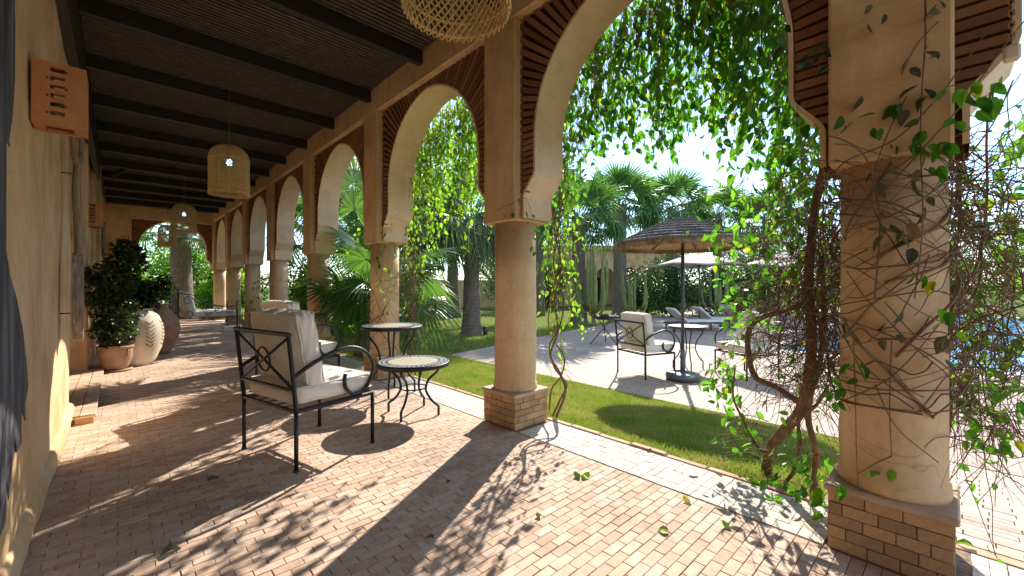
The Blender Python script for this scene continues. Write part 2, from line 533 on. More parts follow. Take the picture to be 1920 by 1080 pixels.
def mosaic_mat():
    m, nt, N, Lk, out = new_mat('mosaic_top')
    v = coords(nt, 'Object')
    sp = N.new('ShaderNodeSeparateXYZ'); Lk.new(v, sp.inputs[0])
    r = math_n(nt, 'SQRT', math_n(nt, 'ADD', math_n(nt, 'MULTIPLY', sp.outputs[0], sp.outputs[0]), math_n(nt, 'MULTIPLY', sp.outputs[1], sp.outputs[1])))
    ang = math_n(nt, 'ARCTAN2', sp.outputs[1], sp.outputs[0])
    ch = N.new('ShaderNodeTexChecker'); ch.inputs['Scale'].default_value = 26
    vr = N.new('ShaderNodeVectorRotate'); vr.rotation_type = 'Z_AXIS'; vr.inputs['Angle'].default_value = PI / 4
    Lk.new(v, vr.inputs['Vector']); Lk.new(vr.outputs[0], ch.inputs['Vector'])
    # centre: pale tiles with a lattice of small dark ones
    fx = math_n(nt, 'ABSOLUTE', math_n(nt, 'SUBTRACT', math_n(nt, 'FRACT', math_n(nt, 'MULTIPLY', sp.outputs[0], 16)), .5))
    fy = math_n(nt, 'ABSOLUTE', math_n(nt, 'SUBTRACT', math_n(nt, 'FRACT', math_n(nt, 'MULTIPLY', sp.outputs[1], 16)), .5))
    dot = math_n(nt, 'LESS_THAN', math_n(nt, 'ADD', fx, fy), .26)
    centre = mixc(nt, dot, (.62, .56, .44), (.16, .17, .20))
    wave = math_n(nt, 'ABSOLUTE', math_n(nt, 'SINE', math_n(nt, 'MULTIPLY', ang, 22)))
    rb = math_n(nt, 'FRACT', math_n(nt, 'MULTIPLY', math_n(nt, 'SUBTRACT', r, .255), 22))
    pat = math_n(nt, 'GREATER_THAN', math_n(nt, 'MULTIPLY', wave, rb), .34)
    border = mixc(nt, pat, (.045, .055, .12), (.55, .52, .46))
    inner = math_n(nt, 'LESS_THAN', r, .255)
    c = mixc(nt, inner, border, centre)
    ring = math_n(nt, 'LESS_THAN', math_n(nt, 'ABSOLUTE', math_n(nt, 'SUBTRACT', r, .258)), .007)
    c = mixc(nt, ring, c, (.03, .035, .07))
    ring2 = math_n(nt, 'GREATER_THAN', r, .338)
    c = mixc(nt, ring2, c, (.03, .035, .06))
    vo = N.new('ShaderNodeTexVoronoi'); vo.feature = 'DISTANCE_TO_EDGE'; vo.inputs['Scale'].default_value = 75
    Lk.new(v, vo.inputs['Vector'])
    c = mixc(nt, .6, c, ramp(nt, vo.outputs['Distance'], [(.02, .5), (.08, 1.0)]), 'MULTIPLY')
    principled(nt, out, c, .32, bump(nt, vo.outputs['Distance'], .2, .003))
    return m
M['mosaic'] = mosaic_mat()

def bulb_mat():
    m, nt, N, Lk, out = new_mat('lit_bulb')
    e = N.new('ShaderNodeEmission')
    e.inputs['Color'].default_value = (.42, .72, 1.0, 1); e.inputs['Strength'].default_value = 1.0
    Lk.new(e.outputs[0], out.inputs['Surface'])
    return m
M['bulb'] = bulb_mat()

def lawn_mat():
    m, nt, N, Lk, out = new_mat('lawn_ground')
    v = coords(nt, 'World')
    c = ramp(nt, noise(nt, v, 1.6, 7, .65), [(.28, (.115, .125, .035)), (.5, (.13, .19, .035)), (.72, (.19, .25, .055))])
    c = mixc(nt, .8, c, ramp(nt, noise(nt, v, 55, 5, .7), [(.3, .45), (.65, 1.2)]), 'MULTIPLY')
    c = mixc(nt, ramp(nt, noise(nt, v, 3.3, 6, .65), [(.52, 0.0), (.70, .55)]), c, (.27, .215, .10))
    principled(nt, out, c, .95, bump(nt, noise(nt, v, 90, 4, .7), .9, .03), spec=.1)
    return m
M['lawn'] = lawn_mat()

def grass_mat():
    m, nt, N, Lk, out = new_mat('grass_blade')
    v = coords(nt, 'World')
    a = rnd_value(nt)
    c = ramp(nt, a, [(0, (.13, .20, .025)), (.5, (.22, .31, .045)), (1, (.33, .40, .075))])
    dry = ramp(nt, noise(nt, v, 2.6, 8, .7), [(.42, 0.0), (.60, .8)])
    c = mixc(nt, dry, c, (.42, .35, .16))
    p = N.new('ShaderNodeBsdfPrincipled'); p.inputs['Roughness'].default_value = .6
    p.inputs['Specular IOR Level'].default_value = .25
    Lk.new(c, p.inputs['Base Color'])
    t = N.new('ShaderNodeBsdfTranslucent'); Lk.new(mixc(nt, 1, c, (1.4, 1.5, .8), 'MULTIPLY'), t.inputs['Color'])
    mx = N.new('ShaderNodeMixShader'); mx.inputs[0].default_value = .35
    Lk.new(p.outputs[0], mx.inputs[1]); Lk.new(t.outputs[0], mx.inputs[2]); Lk.new(mx.outputs[0], out.inputs['Surface'])
    return m
M['grass'] = grass_mat()

def terrace_mat():
    m, nt, N, Lk, out = new_mat('terrace_paving')
    v = coords(nt, 'World')
    b = N.new('ShaderNodeTexBrick')
    b.inputs['Scale'].default_value = 1.0
    b.inputs['Brick Width'].default_value = .18; b.inputs['Row Height'].default_value = .08
    b.inputs['Mortar Size'].default_value = .005
    b.inputs['Color1'].default_value = (.44, .335, .26, 1); b.inputs['Color2'].default_value = (.51, .40, .32, 1)
    b.inputs['Mortar'].default_value = (.30, .225, .175, 1)
    Lk.new(v, b.inputs['Vector'])
    c = mixc(nt, .8, b.outputs['Color'], ramp(nt, noise(nt, v, 1.1, 7, .6), [(.3, .74), (.6, 1.05)]), 'MULTIPLY')
    c = mixc(nt, .6, c, ramp(nt, noise(nt, v, 30, 5, .7), [(.3, .75), (.6, 1.05)]), 'MULTIPLY')
    h = math_n(nt, 'ADD', b.outputs['Fac'], math_n(nt, 'MULTIPLY', noise(nt, v, 40, 4), -.6))
    nn = N.new('ShaderNodeBump'); nn.invert = True; nn.inputs['Strength'].default_value = .5; nn.inputs['Distance'].default_value = .006
    Lk.new(h, nn.inputs['Height'])
    principled(nt, out, c, .75, nn.outputs['Normal'], spec=.3)
    return m
M['terrace'] = terrace_mat()

def water_mat():
    m, nt, N, Lk, out = new_mat('pool_water')
    v = coords(nt, 'World', (1, 2.2, 1))
    n1 = noise(nt, v, 3.0, 3, .5)
    c = ramp(nt, noise(nt, v, 2.0, 4), [(.3, (.015, .20, .50)), (.7, (.05, .36, .66))])
    principled(nt, out, c, .06, bump(nt, n1, .35, .06))
    return m
M['water'] = water_mat()

def mural_mat():
    m, nt, N, Lk, out = new_mat('mural_paint')
    v = coords(nt, 'World', (1, 7, .8))
    n = noise(nt, v, 1.8, 8, .7)
    c = ramp(nt, n, [(.3, (.018, .018, .026)), (.5, (.055, .055, .075)), (.63, (.16, .16, .19)), (.72, (.05, .05, .07))])
    principled(nt, out, c, .75, bump(nt, noise(nt, coords(nt, 'World'), 30, 4), .2, .004))
    return m
M['mural'] = mural_mat()

M['thatch_top'] = simple('grey_thatch', (.075, .066, .066), (.30, .27, .255), 24, .95, .9, stretch=(1, 1, 5), bscale=70, bd=.02)
M['thatch_under'] = simple('golden_thatch', (.20, .125, .055), (.36, .24, .12), 22, .9, .7, bscale=70)
M['leaf_vine'] = leaf_mat('vine_leaf', (.032, .10, .016), (.065, .18, .024), (.12, .26, .034), (.38, .32, .03), .6)
M['leaf_lime'] = leaf_mat('lime_leaf', (.07, .15, .018), (.13, .25, .028), (.22, .36, .042), (.42, .40, .05), .58)
M['leaf_dark'] = leaf_mat('dark_leaf', (.016, .032, .012), (.028, .052, .018), (.048, .080, .026), None, .25, .4)
M['leaf_dry'] = leaf_mat('wilted_leaf', (.045, .055, .035), (.085, .090, .060), (.15, .13, .08), (.30, .19, .06), .3, .7)
M['leaf_mid'] = leaf_mat('garden_leaf', (.022, .058, .016), (.045, .100, .026), (.085, .160, .038), (.16, .19, .05), .4)
M['leaf_tree'] = leaf_mat('tree_leaf', (.032, .060, .020), (.055, .098, .030), (.09, .135, .045), (.15, .16, .06), .38)
M['palm'] = leaf_mat('palm_frond', (.040, .098, .034), (.068, .145, .046), (.115, .205, .062), (.20, .24, .085), .38, .38)
M['palm_grey'] = leaf_mat('grey_palm_frond', (.075, .115, .060), (.115, .165, .085), (.18, .24, .12), (.28, .28, .14), .32, .4)
M['palm_dead'] = simple('dead_frond', (.24, .165, .09), (.42, .31, .18), 10, .9, .3, space='World')
M['petiole'] = simple('frond_stalk', (.10, .13, .04), (.19, .20, .07), 8, .6, .2)

# ================================================================== the setting
XW = -0.36            # face of the house wall
XF = 2.555            # gallery face of the piers and plinths
XB = 2.995            # garden face of the arcade
XR = 2.635            # face of the recessed brickwork
PY = [-2.50, 0.215, 2.90, 5.62, 8.36, 11.10, 13.82, 16.54, 19.26]     # pier centres along the gallery
PH = 0.215            # half the width of a pier
YEND = 19.30          # face of the end wall
ZI = 1.885            # underside of the piers (top of the columns)
ZL = 3.70             # underside of the lintel
ZT = 4.02             # underside of the roof lattice

# ground: one sheet to the horizon, an edge at the pool left open
def sheet(name, rects, z, mat):
    mb = MB()
    for (x0, y0, x1, y1) in rects:
        mb.add([(x0, y0, z), (x1, y0, z), (x1, y1, z), (x0, y1, z)], [(0, 1, 2, 3)])
    o = mb.build(name, mat)
    return tag(o, kind='structure')
TZ = -0.30            # the terrace lies a little lower than the gallery; the lawn slopes down to it
TX = 5.50             # near edge of the terrace
def ground_z(x):
    t = min(max((x - 3.09) / (TX - 3.09), 0), 1)
    return -.035 + (TZ - .02 + .035) * t
PX0, PX1, PYa, PYb = 11.9, 33.0, -20.0, 3.2          # the pool
mb = MB()
xs = [-400, 3.09, 3.6, 4.2, 4.8, TX, PX0]
for i in range(len(xs) - 1):
    x0, x1 = xs[i], xs[i + 1]
    z0, z1 = ground_z(x0), ground_z(x1)
    mb.add([(x0, -400, z0), (x1, -400, z1), (x1, 400, z1), (x0, 400, z0)], [(0, 1, 2, 3)], True)
zg = ground_z(100)
for (x0, y0, x1, y1) in ((PX1, -400, 400, 400), (PX0, -400, PX1, PYa), (PX0, PYb, PX1, 400)):
    mb.add([(x0, y0, zg), (x1, y0, zg), (x1, y1, zg), (x0, y1, zg)], [(0, 1, 2, 3)], True)
lawn = tag(mb.build('lawn', M['lawn']), kind='structure')
mb = MB()
b0, b1 = TZ - .05, TZ - 1.4
mb.add([(PX0, PYa, b0), (PX1, PYa, b0), (PX1, PYb, b0), (PX0, PYb, b0),
        (PX0, PYa, b1), (PX1, PYa, b1), (PX1, PYb, b1), (PX0, PYb, b1)],
       [(4, 5, 6, 7), (0, 1, 5, 4), (1, 2, 6, 5), (2, 3, 7, 6), (3, 0, 4, 7)])
tag(mb.build('pool_basin', M['tile_coping']), kind='structure')
nx, ny = 140, 140
gx, gy = np.meshgrid(np.linspace(PX0, PX1, nx), np.linspace(PYa, PYb, ny), indexing='ij')
gz = TZ - .10 + .006 * np.sin(gx * 5.1 + 1.3 * np.sin(gy * 2.2)) + .006 * np.sin(gy * 6.3 + 1.1 * np.sin(gx * 1.7))
V = np.stack([gx, gy, gz], -1).reshape(-1, 3)
ii = (np.arange(nx - 1)[:, None] * ny + np.arange(ny - 1)[None]).ravel()
tag(link(bpy.data.objects.new('pool_water', arr_mesh('pool_water', V, np.stack([ii, ii + ny, ii + ny + 1, ii + 1], 1), M['water'], None, True))), kind='structure')
mb = MB()
mb.prism([(TX, -20), (11.5, -20), (11.5, 9.3), (TX, 7.95)], TZ - .06, TZ, 'z')
mb.prism([(11.502, 3.62), (37, 3.62), (37, 14.2), (11.502, 9.3)], TZ - .06, TZ, 'z')
tag(mb.build('terrace', M['terrace']), kind='structure')
mb = MB()
for i in range(40):
    y1 = PYb + .42 - i * .6
    mb.cur = RND.random()
    mb.bevbox((11.505, y1 - .594, TZ - .05), (PX0 + .02, y1, TZ + .012), .006)
for i in range(34):
    x0 = PX0 + .03 + i * .6
    mb.cur = RND.random()
    mb.bevbox((x0, PYb - .02, TZ - .05), (x0 + .594, PYb + .416, TZ + .012), .006)
tag(mb.build('pool_coping', M['tile_coping']), kind='structure')

# ---- paved floors: every brick is real; the 300 that show largest are objects
def unit_brick(name, lx, ly, mat, variants=3, h=.03, seed=0):
    out = []
    rr = random.Random(seed)
    for k in range(variants):
        b = .0013
        def j(): return (rr.random() - .5) * .0026
        x0, x1, y0, y1 = -lx / 2 + j(), lx / 2 + j(), -ly / 2 + j(), ly / 2 + j()
        zt = [0 + (rr.random() - .5) * .0008 for _ in range(4)]
        vs = [(x0, y0, -h), (x1, y0, -h), (x1, y1, -h), (x0, y1, -h),
              (x0, y0, -b), (x1, y0, -b), (x1, y1, -b), (x0, y1, -b),
              (x0 + b, y0 + b, zt[0]), (x1 - b, y0 + b, zt[1]), (x1 - b, y1 - b, zt[2]), (x0 + b, y1 - b, zt[3])]
        fs = [(0, 1, 5, 4), (1, 2, 6, 5), (2, 3, 7, 6), (3, 0, 4, 7),
              (4, 5, 9, 8), (5, 6, 10, 9), (6, 7, 11, 10), (7, 4, 8, 11), (8, 9, 10, 11)]
        me = bpy.data.meshes.new(name)
        me.from_pydata(vs, [], fs); me.materials.append(mat); me.update()
        out.append((me, np.array(vs), np.array(fs)))
    return out

def lay(parent, name, cells, lx, ly, mat, z=0.0, limit=300, seed=1, along_y=False, slope=None):
    """cells: (x, y) of brick centres"""
    rr = random.Random(seed)
    var = unit_brick(name, lx, ly, mat, 6, seed=seed) if not along_y else unit_brick(name, ly, lx, mat, 6, seed=seed)
    cells = np.array(cells)
    px, py, d = project(np.c_[cells, np.zeros(len(cells))])
    inside = (d > .3) & (px > -30) & (px < 1950) & (py < 1130)
    size = np.where(inside, 1 / np.maximum(d, .3), 0)
    order = np.argsort(-size)
    near = set(order[:limit].tolist())
    Vs, Fs, Rn, nb = [], [], [], 0
    for i, (x, y) in enumerate(cells):
        me, v, f = var[rr.randrange(6)]
        dz = (slope(x) if slope else z) + (rr.random() - .5) * .0022
        rz = (rr.random() - .5) * .012
        if i in near and size[i] > 0:
            o = bpy.data.objects.new(name, me)
            o.location = (x, y, dz); o.rotation_euler = ((rr.random() - .5) * .006, (rr.random() - .5) * .004 + (.118 if slope else 0), rz)
            link(o, parent)
        else:
            c, s = math.cos(rz), math.sin(rz)
            w = v.copy()
            w[:, 0] = v[:, 0] * c - v[:, 1] * s + x
            w[:, 1] = v[:, 0] * s + v[:, 1] * c + y
            w[:, 2] += dz
            Vs.append(w); Fs.append(f + nb); nb += len(w); Rn.append(np.full(len(w), rr.random()))
    if Vs:
        me = arr_mesh(name + 'work', np.concatenate(Vs), np.concatenate(Fs), mat, np.concatenate(Rn))
        o = link(bpy.data.objects.new(name + 'work', me), parent)
        o['kind'] = 'stuff'

mb = MB()
mb.box((XW - 1.3, -4, -.3), (XF + .012, YEND + .6, -.0055))
gallery_floor = tag(mb.build('gallery_floor', M['joint']), kind='structure')
LX, LY = .128, .0562
cells, edge = [], {.38: [], .5: [], .62: []}
for r in range(int((YEND + 2.0) / LY)):
    y = -1.6 + r * LY
    x = XF - .002 - RND.uniform(0, .002)
    if r % 2:                       # odd rows start with a cut brick at the edge
        f = RND.choice((.38, .5, .5, .62))
        edge[f].append((x - LX * f / 2, y)); x -= LX * f
    while x > XW - .1:
        cells.append((x - LX / 2, y)); x -= LX
lay(gallery_floor, 'brick', cells, LX - .0035, LY - .003, M['floor_brick'], limit=270, seed=3)
for k, (f, cl) in enumerate(edge.items()):
    lay(gallery_floor, 'brick', cl, LX * f - .0035, LY - .003, M['floor_brick'], limit=10, seed=60 + k)

mb = MB()
mb.box((XF + .014, -4, -.3), (XB + .03, YEND + .6, -.0078))
pale_band = tag(mb.build('threshold_paving', M['joint']), kind='structure')
cells = []
for r in range(int(21.0 / .0562)):
    y = -1.6 + r * .0562
    for k in range(5):
        x = XF + .058 + k * .0875 + RND.uniform(-.0015, .0015)
        if not any(abs(y - p) < PH + .04 for p in PY):
            cells.append((x, y))
lay(pale_band, 'brick', cells, .084, .053, M['band_brick'], seed=5)

kerb = tag(bpy.data.objects.new('lawn_kerb', None), kind='structure'); link(kerb)
kb = MB(); kb.bevbox((XB + .034, -.15, -.06), (XB + .095, .15, .004), .008)
kme = kb.mesh('kerb_brick', M['kerb'])
for i in range(62):
    o = bpy.data.objects.new('kerb_brick', kme); o.location = (RND.uniform(-.004, .004), .75 + i * .307, RND.uniform(-.006, .004)); link(o, kerb)

def path_z(x): return -(x - XB - .10) * (-TZ) / (TX - XB - .10)
mb = MB(); mb.add([(XB + .10, -6, -.012), (TX - .004, -6, TZ - .012), (TX - .004, .56, TZ - .012), (XB + .10, .56, -.012),
                   (XB + .10, .56, -.4), (TX - .004, .56, -.5)], [(0, 1, 2, 3), (3, 2, 5, 4)])
path = tag(mb.build('garden_path', M['joint']), kind='structure')
cells = []
for c_ in range(30):
    x = XB + .145 + c_ * .081
    y = -2.6 + (c_ % 2) * .11 + RND.uniform(-.02, .02)
    while y < .50:
        if x < TX - .05: cells.append((x, y))
        y += .225
lay(path, 'brick', cells, .219, .075, M['path_brick'], seed=8, along_y=True, slope=path_z)
mb = MB(); mb.box((XB + .034, -4, -.06), (XB + .097, .57, -.002))
tag(mb.build('path_edging', M['kerb']), kind='structure')

# ================================================================== the arcade
def arch_curve(a, zc=2.60, rise=.985, n=40, chamfer=True):
    """half opening a: list of (u, z) from the left impost over the crown to the right one"""
    L = [(-(a + .14), ZI + .02), (-(a + .14), 2.10), (-(a + .125), 2.13), (-(a + .01), 2.27), (-a, 2.31), (-a, 2.45)]
    A = []
    for i in range(n + 1):
        t = PI - PI * i / n
        u = a * math.cos(t)
        z = zc + rise * (math.sin(t) ** 1.0) * (1 + .03 * (1 - abs(math.cos(t))) ** 2)
        A.append((u, z))
    return L + A + [(-u, z) for (u, z) in reversed(L)]

ubrick = MB(); ubrick.bevbox((-.5, -.5, -.5), (.5, .5, .5), .06)
UB_ARCH = [ubrick.mesh('brick', M['brick_arch'])]

def arch_bricks(a, half, ztop, zc=2.60, rise=.985):
    """(u, z, angle, length, thickness) of every brick of an arch face"""
    out = []
    p = .053
    z = 2.15
    while z < zc:
        for sgn in (-1, 1):
            inner = a + .03 if z > 2.30 else a + .03 + (2.30 - z) * .55
            ln = half + .03 - inner
            out.append((sgn * (inner + ln / 2), z, 0.0, ln, .040))
        z += p
    n = int(PI * a / .0555)
    for i in range(n + 1):
        t = PI * (i + .5) / (n + 1)
        if i > n: break
        cx, cz = a * math.cos(t), zc + rise * math.sin(t) * (1 + .03 * (1 - abs(math.cos(t))) ** 2)
        dx, dz = math.cos(t), math.sin(t)
        # length to the frame
        tu = (half - abs(cx)) / max(abs(dx), 1e-4)
        tz = (ztop - cz) / max(dz, 1e-4)
        ln = min(tu, tz) + .05 - .028
        out.append((cx + dx * (.028 + ln / 2), cz + dz * (.028 + ln / 2), t, ln, .041 + .010 * min(1, ln)))
    return out

def arch_panel_mesh(a, half, ztop, x0, x1):
    """the backing of the brickwork: a plate with the arch cut out"""
    cu = arch_curve(a + .012)
    out = []
    for (u, z) in cu:
        if z <= 2.60:
            out.append((half if u > 0 else -half, z))
        else:
            t = math.atan2((z - 2.60), u)
            dx, dz = math.cos(t), math.sin(t)
            k = min(half / max(abs(dx), 1e-4), (ztop - 2.60) / max(dz, 1e-4))
            out.append((dx * k, 2.60 + dz * k))
    mb = MB()
    n = len(cu)
    vs = []
    for x in (x0, x1):
        vs += [(x, u, z) for u, z in cu] + [(x, u, z) for u, z in out]
    fs = []
    for i in range(n - 1):
        fs.append((i, i + 1, n + i + 1, n + i))
        b = 2 * n
        fs.append((b + i, b + n + i, b + n + i + 1, b + i + 1))
        fs.append((n + i, n + i + 1, b + n + i + 1, b + n + i))
    mb.add(vs, fs)
    return mb

def soffit_mesh(a, x0, x1, th=.022):
    cu = arch_curve(a)
    co = []
    for i, (u, z) in enumerate(cu):
        p, q = cu[max(i - 1, 0)], cu[min(i + 1, len(cu) - 1)]
        tx, tz = q[0] - p[0], q[1] - p[1]
        l = math.hypot(tx, tz)
        co.append((u - tz / l * th, z + tx / l * th))
    mb = MB()
    n = len(cu)
    vs = []
    for x in (x0, x1):
        vs += [(x, u, z) for u, z in cu] + [(x, u, z) for u, z in co]
    fs = []
    b = 2 * n
    for i in range(n - 1):
        fs.append((i, b + i, b + i + 1, i + 1))
        fs.append((n + i, n + i + 1, b + n + i + 1, b + n + i))
        fs.append((i, i + 1, n + i + 1, n + i))
        fs.append((b + i, b + n + i, b + n + i + 1, b + i + 1))
    mb.add(vs, fs, False)
    return mb

arcade = thing('arcade_wall', 'ochre plaster arcade wall with red brick horseshoe arches along the garden side', 'arcade', (XF, PY[1], 0))
def loc_arc(v): return (v[0] - XF, v[1] - PY[1], v[2])
A0 = Vector((XF, PY[1], 0))
pil = MB()
def rough_box(mb, lo, hi, b=.010):
    mb.bevbox(lo, hi, b)
for k, yc in enumerate(PY):
    mb = MB()
    rough_box(mb, (0, yc - PH - A0.y, ZI), (XB - XF, yc + PH - A0.y, ZL + .003), .012)
    o = mb.build('pilaster', M['plaster'], arcade)
mb = MB()
mb.bevbox((0.002, PY[0] - 1.5 - A0.y, ZL), (XB - XF, YEND - .002 - A0.y, ZT + .25), .010)
mb.build('lintel', M['plaster'], arcade)
n_ind = 0
for k in range(len(PY) - 1):
    yc = (PY[k] + PY[k + 1]) / 2
    half = (PY[k + 1] - PY[k]) / 2 - PH
    a = half - .185
    pm = arch_panel_mesh(a, half + .02, ZL + .02, XR + .03 - XF, XB - XF - .004)
    pm.v = [(v[0], v[1] + yc - A0.y, v[2]) for v in pm.v]
    panel = pm.build('arch_panel', M['mortar_arch'], arcade)
    sm = soffit_mesh(a, XR - .006 - XF, XB - XF + .004)
    sm.v = [(v[0], v[1] + yc - A0.y, v[2]) for v in sm.v]
    sm.build('arch_soffit', M['plaster_pale'], arcade)
    # garden face of the panel is plastered
    gm = arch_panel_mesh(a, half - .002, ZL - .002, XB - XF - .02, XB - XF - .001)
    gm.v = [(v[0], v[1] + yc - A0.y, v[2]) for v in gm.v]
    gm.build('garden_plaster', M['plaster'], arcade)
    bl = arch_bricks(a, half, ZL)
    if k < 4:
        for (u, z, t, ln, th) in bl:
            o = bpy.data.objects.new('brick', UB_ARCH[0])
            dep = .055 + RND.uniform(-.006, .006)
            o.location = (XR - XF + dep / 2 - .006, yc - A0.y + u, z)
            # local x: depth, local y: along the radius, local z: thickness
            o.rotation_euler = (t, 0, RND.uniform(-.01, .01))
            o.scale = (dep, ln, th + RND.uniform(-.004, .003))
            link(o, panel)
    else:
        mb = MB()
        for (u, z, t, ln, th) in bl:
            mb.cur = RND.random()
            Mx = Matrix.Translation((XR - XF + .024, yc - A0.y + u, z)) @ Matrix.Rotation(t, 4, 'X')
            mb.box((-.028, -ln / 2, -th / 2), (.028, ln / 2, th / 2), Mx)
        o = mb.build('brickwork', M['brick_arch'], panel); o['kind'] = 'stuff'

# columns
shaft = MB()
def sj(a, z): return .006 * math.sin(3 * a + z * 4) + .004 * math.sin(7 * a - 5 * z)
shaft.lathe([(.209, .318), (.212, .335), (.209, .375), (.2005, .385), (.2005, .6), (.199, 1.0), (.198, 1.4), (.197, ZI + .004)], 40, jit=sj)
shaft_me = shaft.mesh('shaft', M['plaster'])
cap = MB(); cap.bevbox((-.232, -.232, .288), (.232, .232, .321), .007)
cap_me = cap.mesh('plinth_cap', M['stone_cap'])
core = MB(); core.box((-.206, -.206, -.02), (.206, .206, .29))
core_me = core.mesh('plinth', M['plinth_mortar'])
pb_var = []
for q in range(6):
    mb = MB(); mb.bevbox((-.5, -.5, -.5), (.5, .5, .5), .045); pb_var.append(mb.mesh('brick', M['plinth_brick']))
def plinth_bricks(seed):
    rr = random.Random(seed)
    out = []
    for side in range(4):
        ang = side * PI / 2
        z = .004
        for c in range(5):
            hgt = .0575
            x = -.2165
            off = rr.uniform(.05, .10) if c % 2 else rr.uniform(.10, .15)
            first = True
            while x < .2160:
                ln = off if first else rr.uniform(.105, .15)
                first = False
                if .2165 - (x + ln) < .035: ln = .2165 - x
                ln = min(ln, .2165 - x)
                out.append((ang, x + ln / 2, z + hgt / 2, ln - .004, hgt - .0045, .2165 - .012 + rr.uniform(-.0025, .003)))
                x += ln
            z += hgt
    return out
col_labels = [
    None,
    'foreground column wrapped in tangled vine stems, on a wide brick plinth',
    'bare ochre column on a brick plinth, right of the low mosaic table',
    'column with twigs winding round it, directly behind the high mosaic table',
    'shaded column behind the fan palm leaves, left of the high table',
    'slim column with palm leaf shadows, fifth along the arcade',
    'column with a small creeper at its foot, sixth along the arcade',
    'far column with shadows of branches on it, seventh along the arcade',
    'last column, standing in the corner beside the end arch']
columns = []
for k in range(1, len(PY)):
    root = thing('column', col_labels[k], 'column', (XF + .22, PY[k], 0), 0, 'columns of the arcade')
    columns.append(root)
    link(bpy.data.objects.new('shaft', shaft_me), root)
    link(bpy.data.objects.new('plinth_cap', cap_me), root)
    pl = link(bpy.data.objects.new('plinth', core_me), root)
    bl = plinth_bricks(40 + k)
    if k <= 3:
        for (ang, x, z, ln, hg, off) in bl:
            o = bpy.data.objects.new('brick', pb_var[RND.randrange(6)])
            c, s = math.cos(ang), math.sin(ang)
            o.location = (c * off - s * x, s * off + c * x, z)
            o.rotation_euler = (0, 0, ang + RND.uniform(-.006, .006))
            o.scale = (.024, ln, hg)
            link(o, pl)
    else:
        mb = MB()
        for (ang, x, z, ln, hg, off) in bl:
            mb.cur = RND.random()
            Mx = Matrix.Rotation(ang, 4, 'Z') @ Matrix.Translation((off, x, z))
            mb.box((-.012, -ln / 2, -hg / 2), (.012, ln / 2, hg / 2), Mx)
        o = mb.build('brickwork', M['plinth_brick'], pl); o['kind'] = 'stuff'

# ---- end wall with its arch
endw = thing('end_wall', 'ochre plaster end wall of the gallery with one brick arch', 'wall', (1.4, YEND, 0))
EC, EH = 1.42, 1.13
ea = EH - .17
def to_end(mb):
    mb.v = [(v[1] + EC - 1.4, v[0] - 2.555 + XF - 2.555, v[2]) for v in mb.v]
    return mb
e1 = arch_panel_mesh(ea, EH + .02, ZL - .08, .11, .42)
e1.v = [(v[1] + EC - 1.4, v[0], v[2]) for v in e1.v]
epanel = e1.build('arch_panel', M['mortar_arch'], endw)
e2 = soffit_mesh(ea, .07, .43)
e2.v = [(v[1] + EC - 1.4, v[0], v[2]) for v in e2.v]
e2.build('arch_soffit', M['plaster_pale'], endw)
mb = MB()
for (u, z, t, ln, th) in arch_bricks(ea, EH, ZL - .1):
    mb.cur = RND.random()
    Mx = Matrix.Translation((EC - 1.4 + u, .10, z)) @ Matrix.Rotation(-t, 4, 'Y')
    mb.box((-ln / 2, -.028, -th / 2), (ln / 2, .028, th / 2), Mx)
o = mb.build('brickwork', M['brick_arch'], epanel); o['kind'] = 'stuff'
mb = MB()
mb.bevbox((XW - 1.0 - 1.4, 0.001, 0), (EC - EH - 1.4, .42, ZT + .2), .01)
mb.build('left_pier', M['plaster'], endw)
mb = MB(); mb.bevbox((EC - EH - 1.4 - .002, 0.002, ZL - .1), (XB - 1.4, .419, ZT + .2), .01)
mb.build('lintel', M['plaster'], endw)
mb = MB(); mb.bevbox((EC + EH - 1.4 - .002, 0.003, ZI), (XF + .3 - 1.4, .415, ZL - .099), .01)
mb.build('right_pier', M['plaster'], endw)
mb = MB(); mb.bevbox((EC - EH - 1.4 - .1, -.15, -.02), (XB - 1.4, .42, .05), .012)
mb.build('step', M['stone_cap'], endw)

# ---- roof
roof = thing('gallery_roof', 'black stained timber roof of rafters and slatted lattice over the gallery', 'roof', (1.1, 0, ZT))
mb = MB(); mb.bevbox((-.505, -.036, -.16), (.505, .036, .0), .004)
L_raf = XF - XW + .0
raf_me = None
k = 0
y = PY[2] - 1.365 * 4
raf = MB(); raf.bevbox((XW - 1.1 + .05, -.036, -.16), (XF - 1.1 - .003, .036, .0), .004)
raf_me = raf.mesh('rafter', M['black_wood'])
while y < YEND - .1:
    o = bpy.data.objects.new('rafter', raf_me); o.location = (0, y, 0); link(o, roof)
    y += 1.3635
mb = MB()
y = -3.0
while y < YEND:
    w = .030 + RND.uniform(-.003, .003)
    mb.box((XW - 1.1, y, .001), (XF - 1.1 + .2, y + w, .014 + RND.uniform(-.002, .002)))
    y += .060 + RND.uniform(-.004, .004)
o = mb.build('lattice_slats', M['lattice'], roof); o['kind'] = 'stuff'
mb = MB()
x = XW - 1.1 - .1
while x < XF - 1.1 + .2:
    w = .030
    mb.box((x, -3, .016), (x + w, YEND, .030))
    x += .055 + RND.uniform(-.004, .004)
o = mb.build('cross_slats', M['lattice'], roof); o['kind'] = 'stuff'
mb = MB(); mb.box((XW - 1.1 - 1.0, -3.2, .10), (XB - 1.1, YEND + .42, .22))
mb.build('cover_board', M['black_wood'], roof)
mb = MB(); mb.bevbox((XW - 1.1 + .001, -3, -.62), (XW - 1.1 + .075, 11.6, .0), .005)
mb.build('wall_plate', M['black_wood_y'], roof)
mb = MB(); mb.box((-.04, -.04, -.30), (.04, .04, .0), Matrix.Translation((XW - 1.1 + .45, 13.2, 0)) @ Matrix.Rotation(.8, 4, 'Y'))
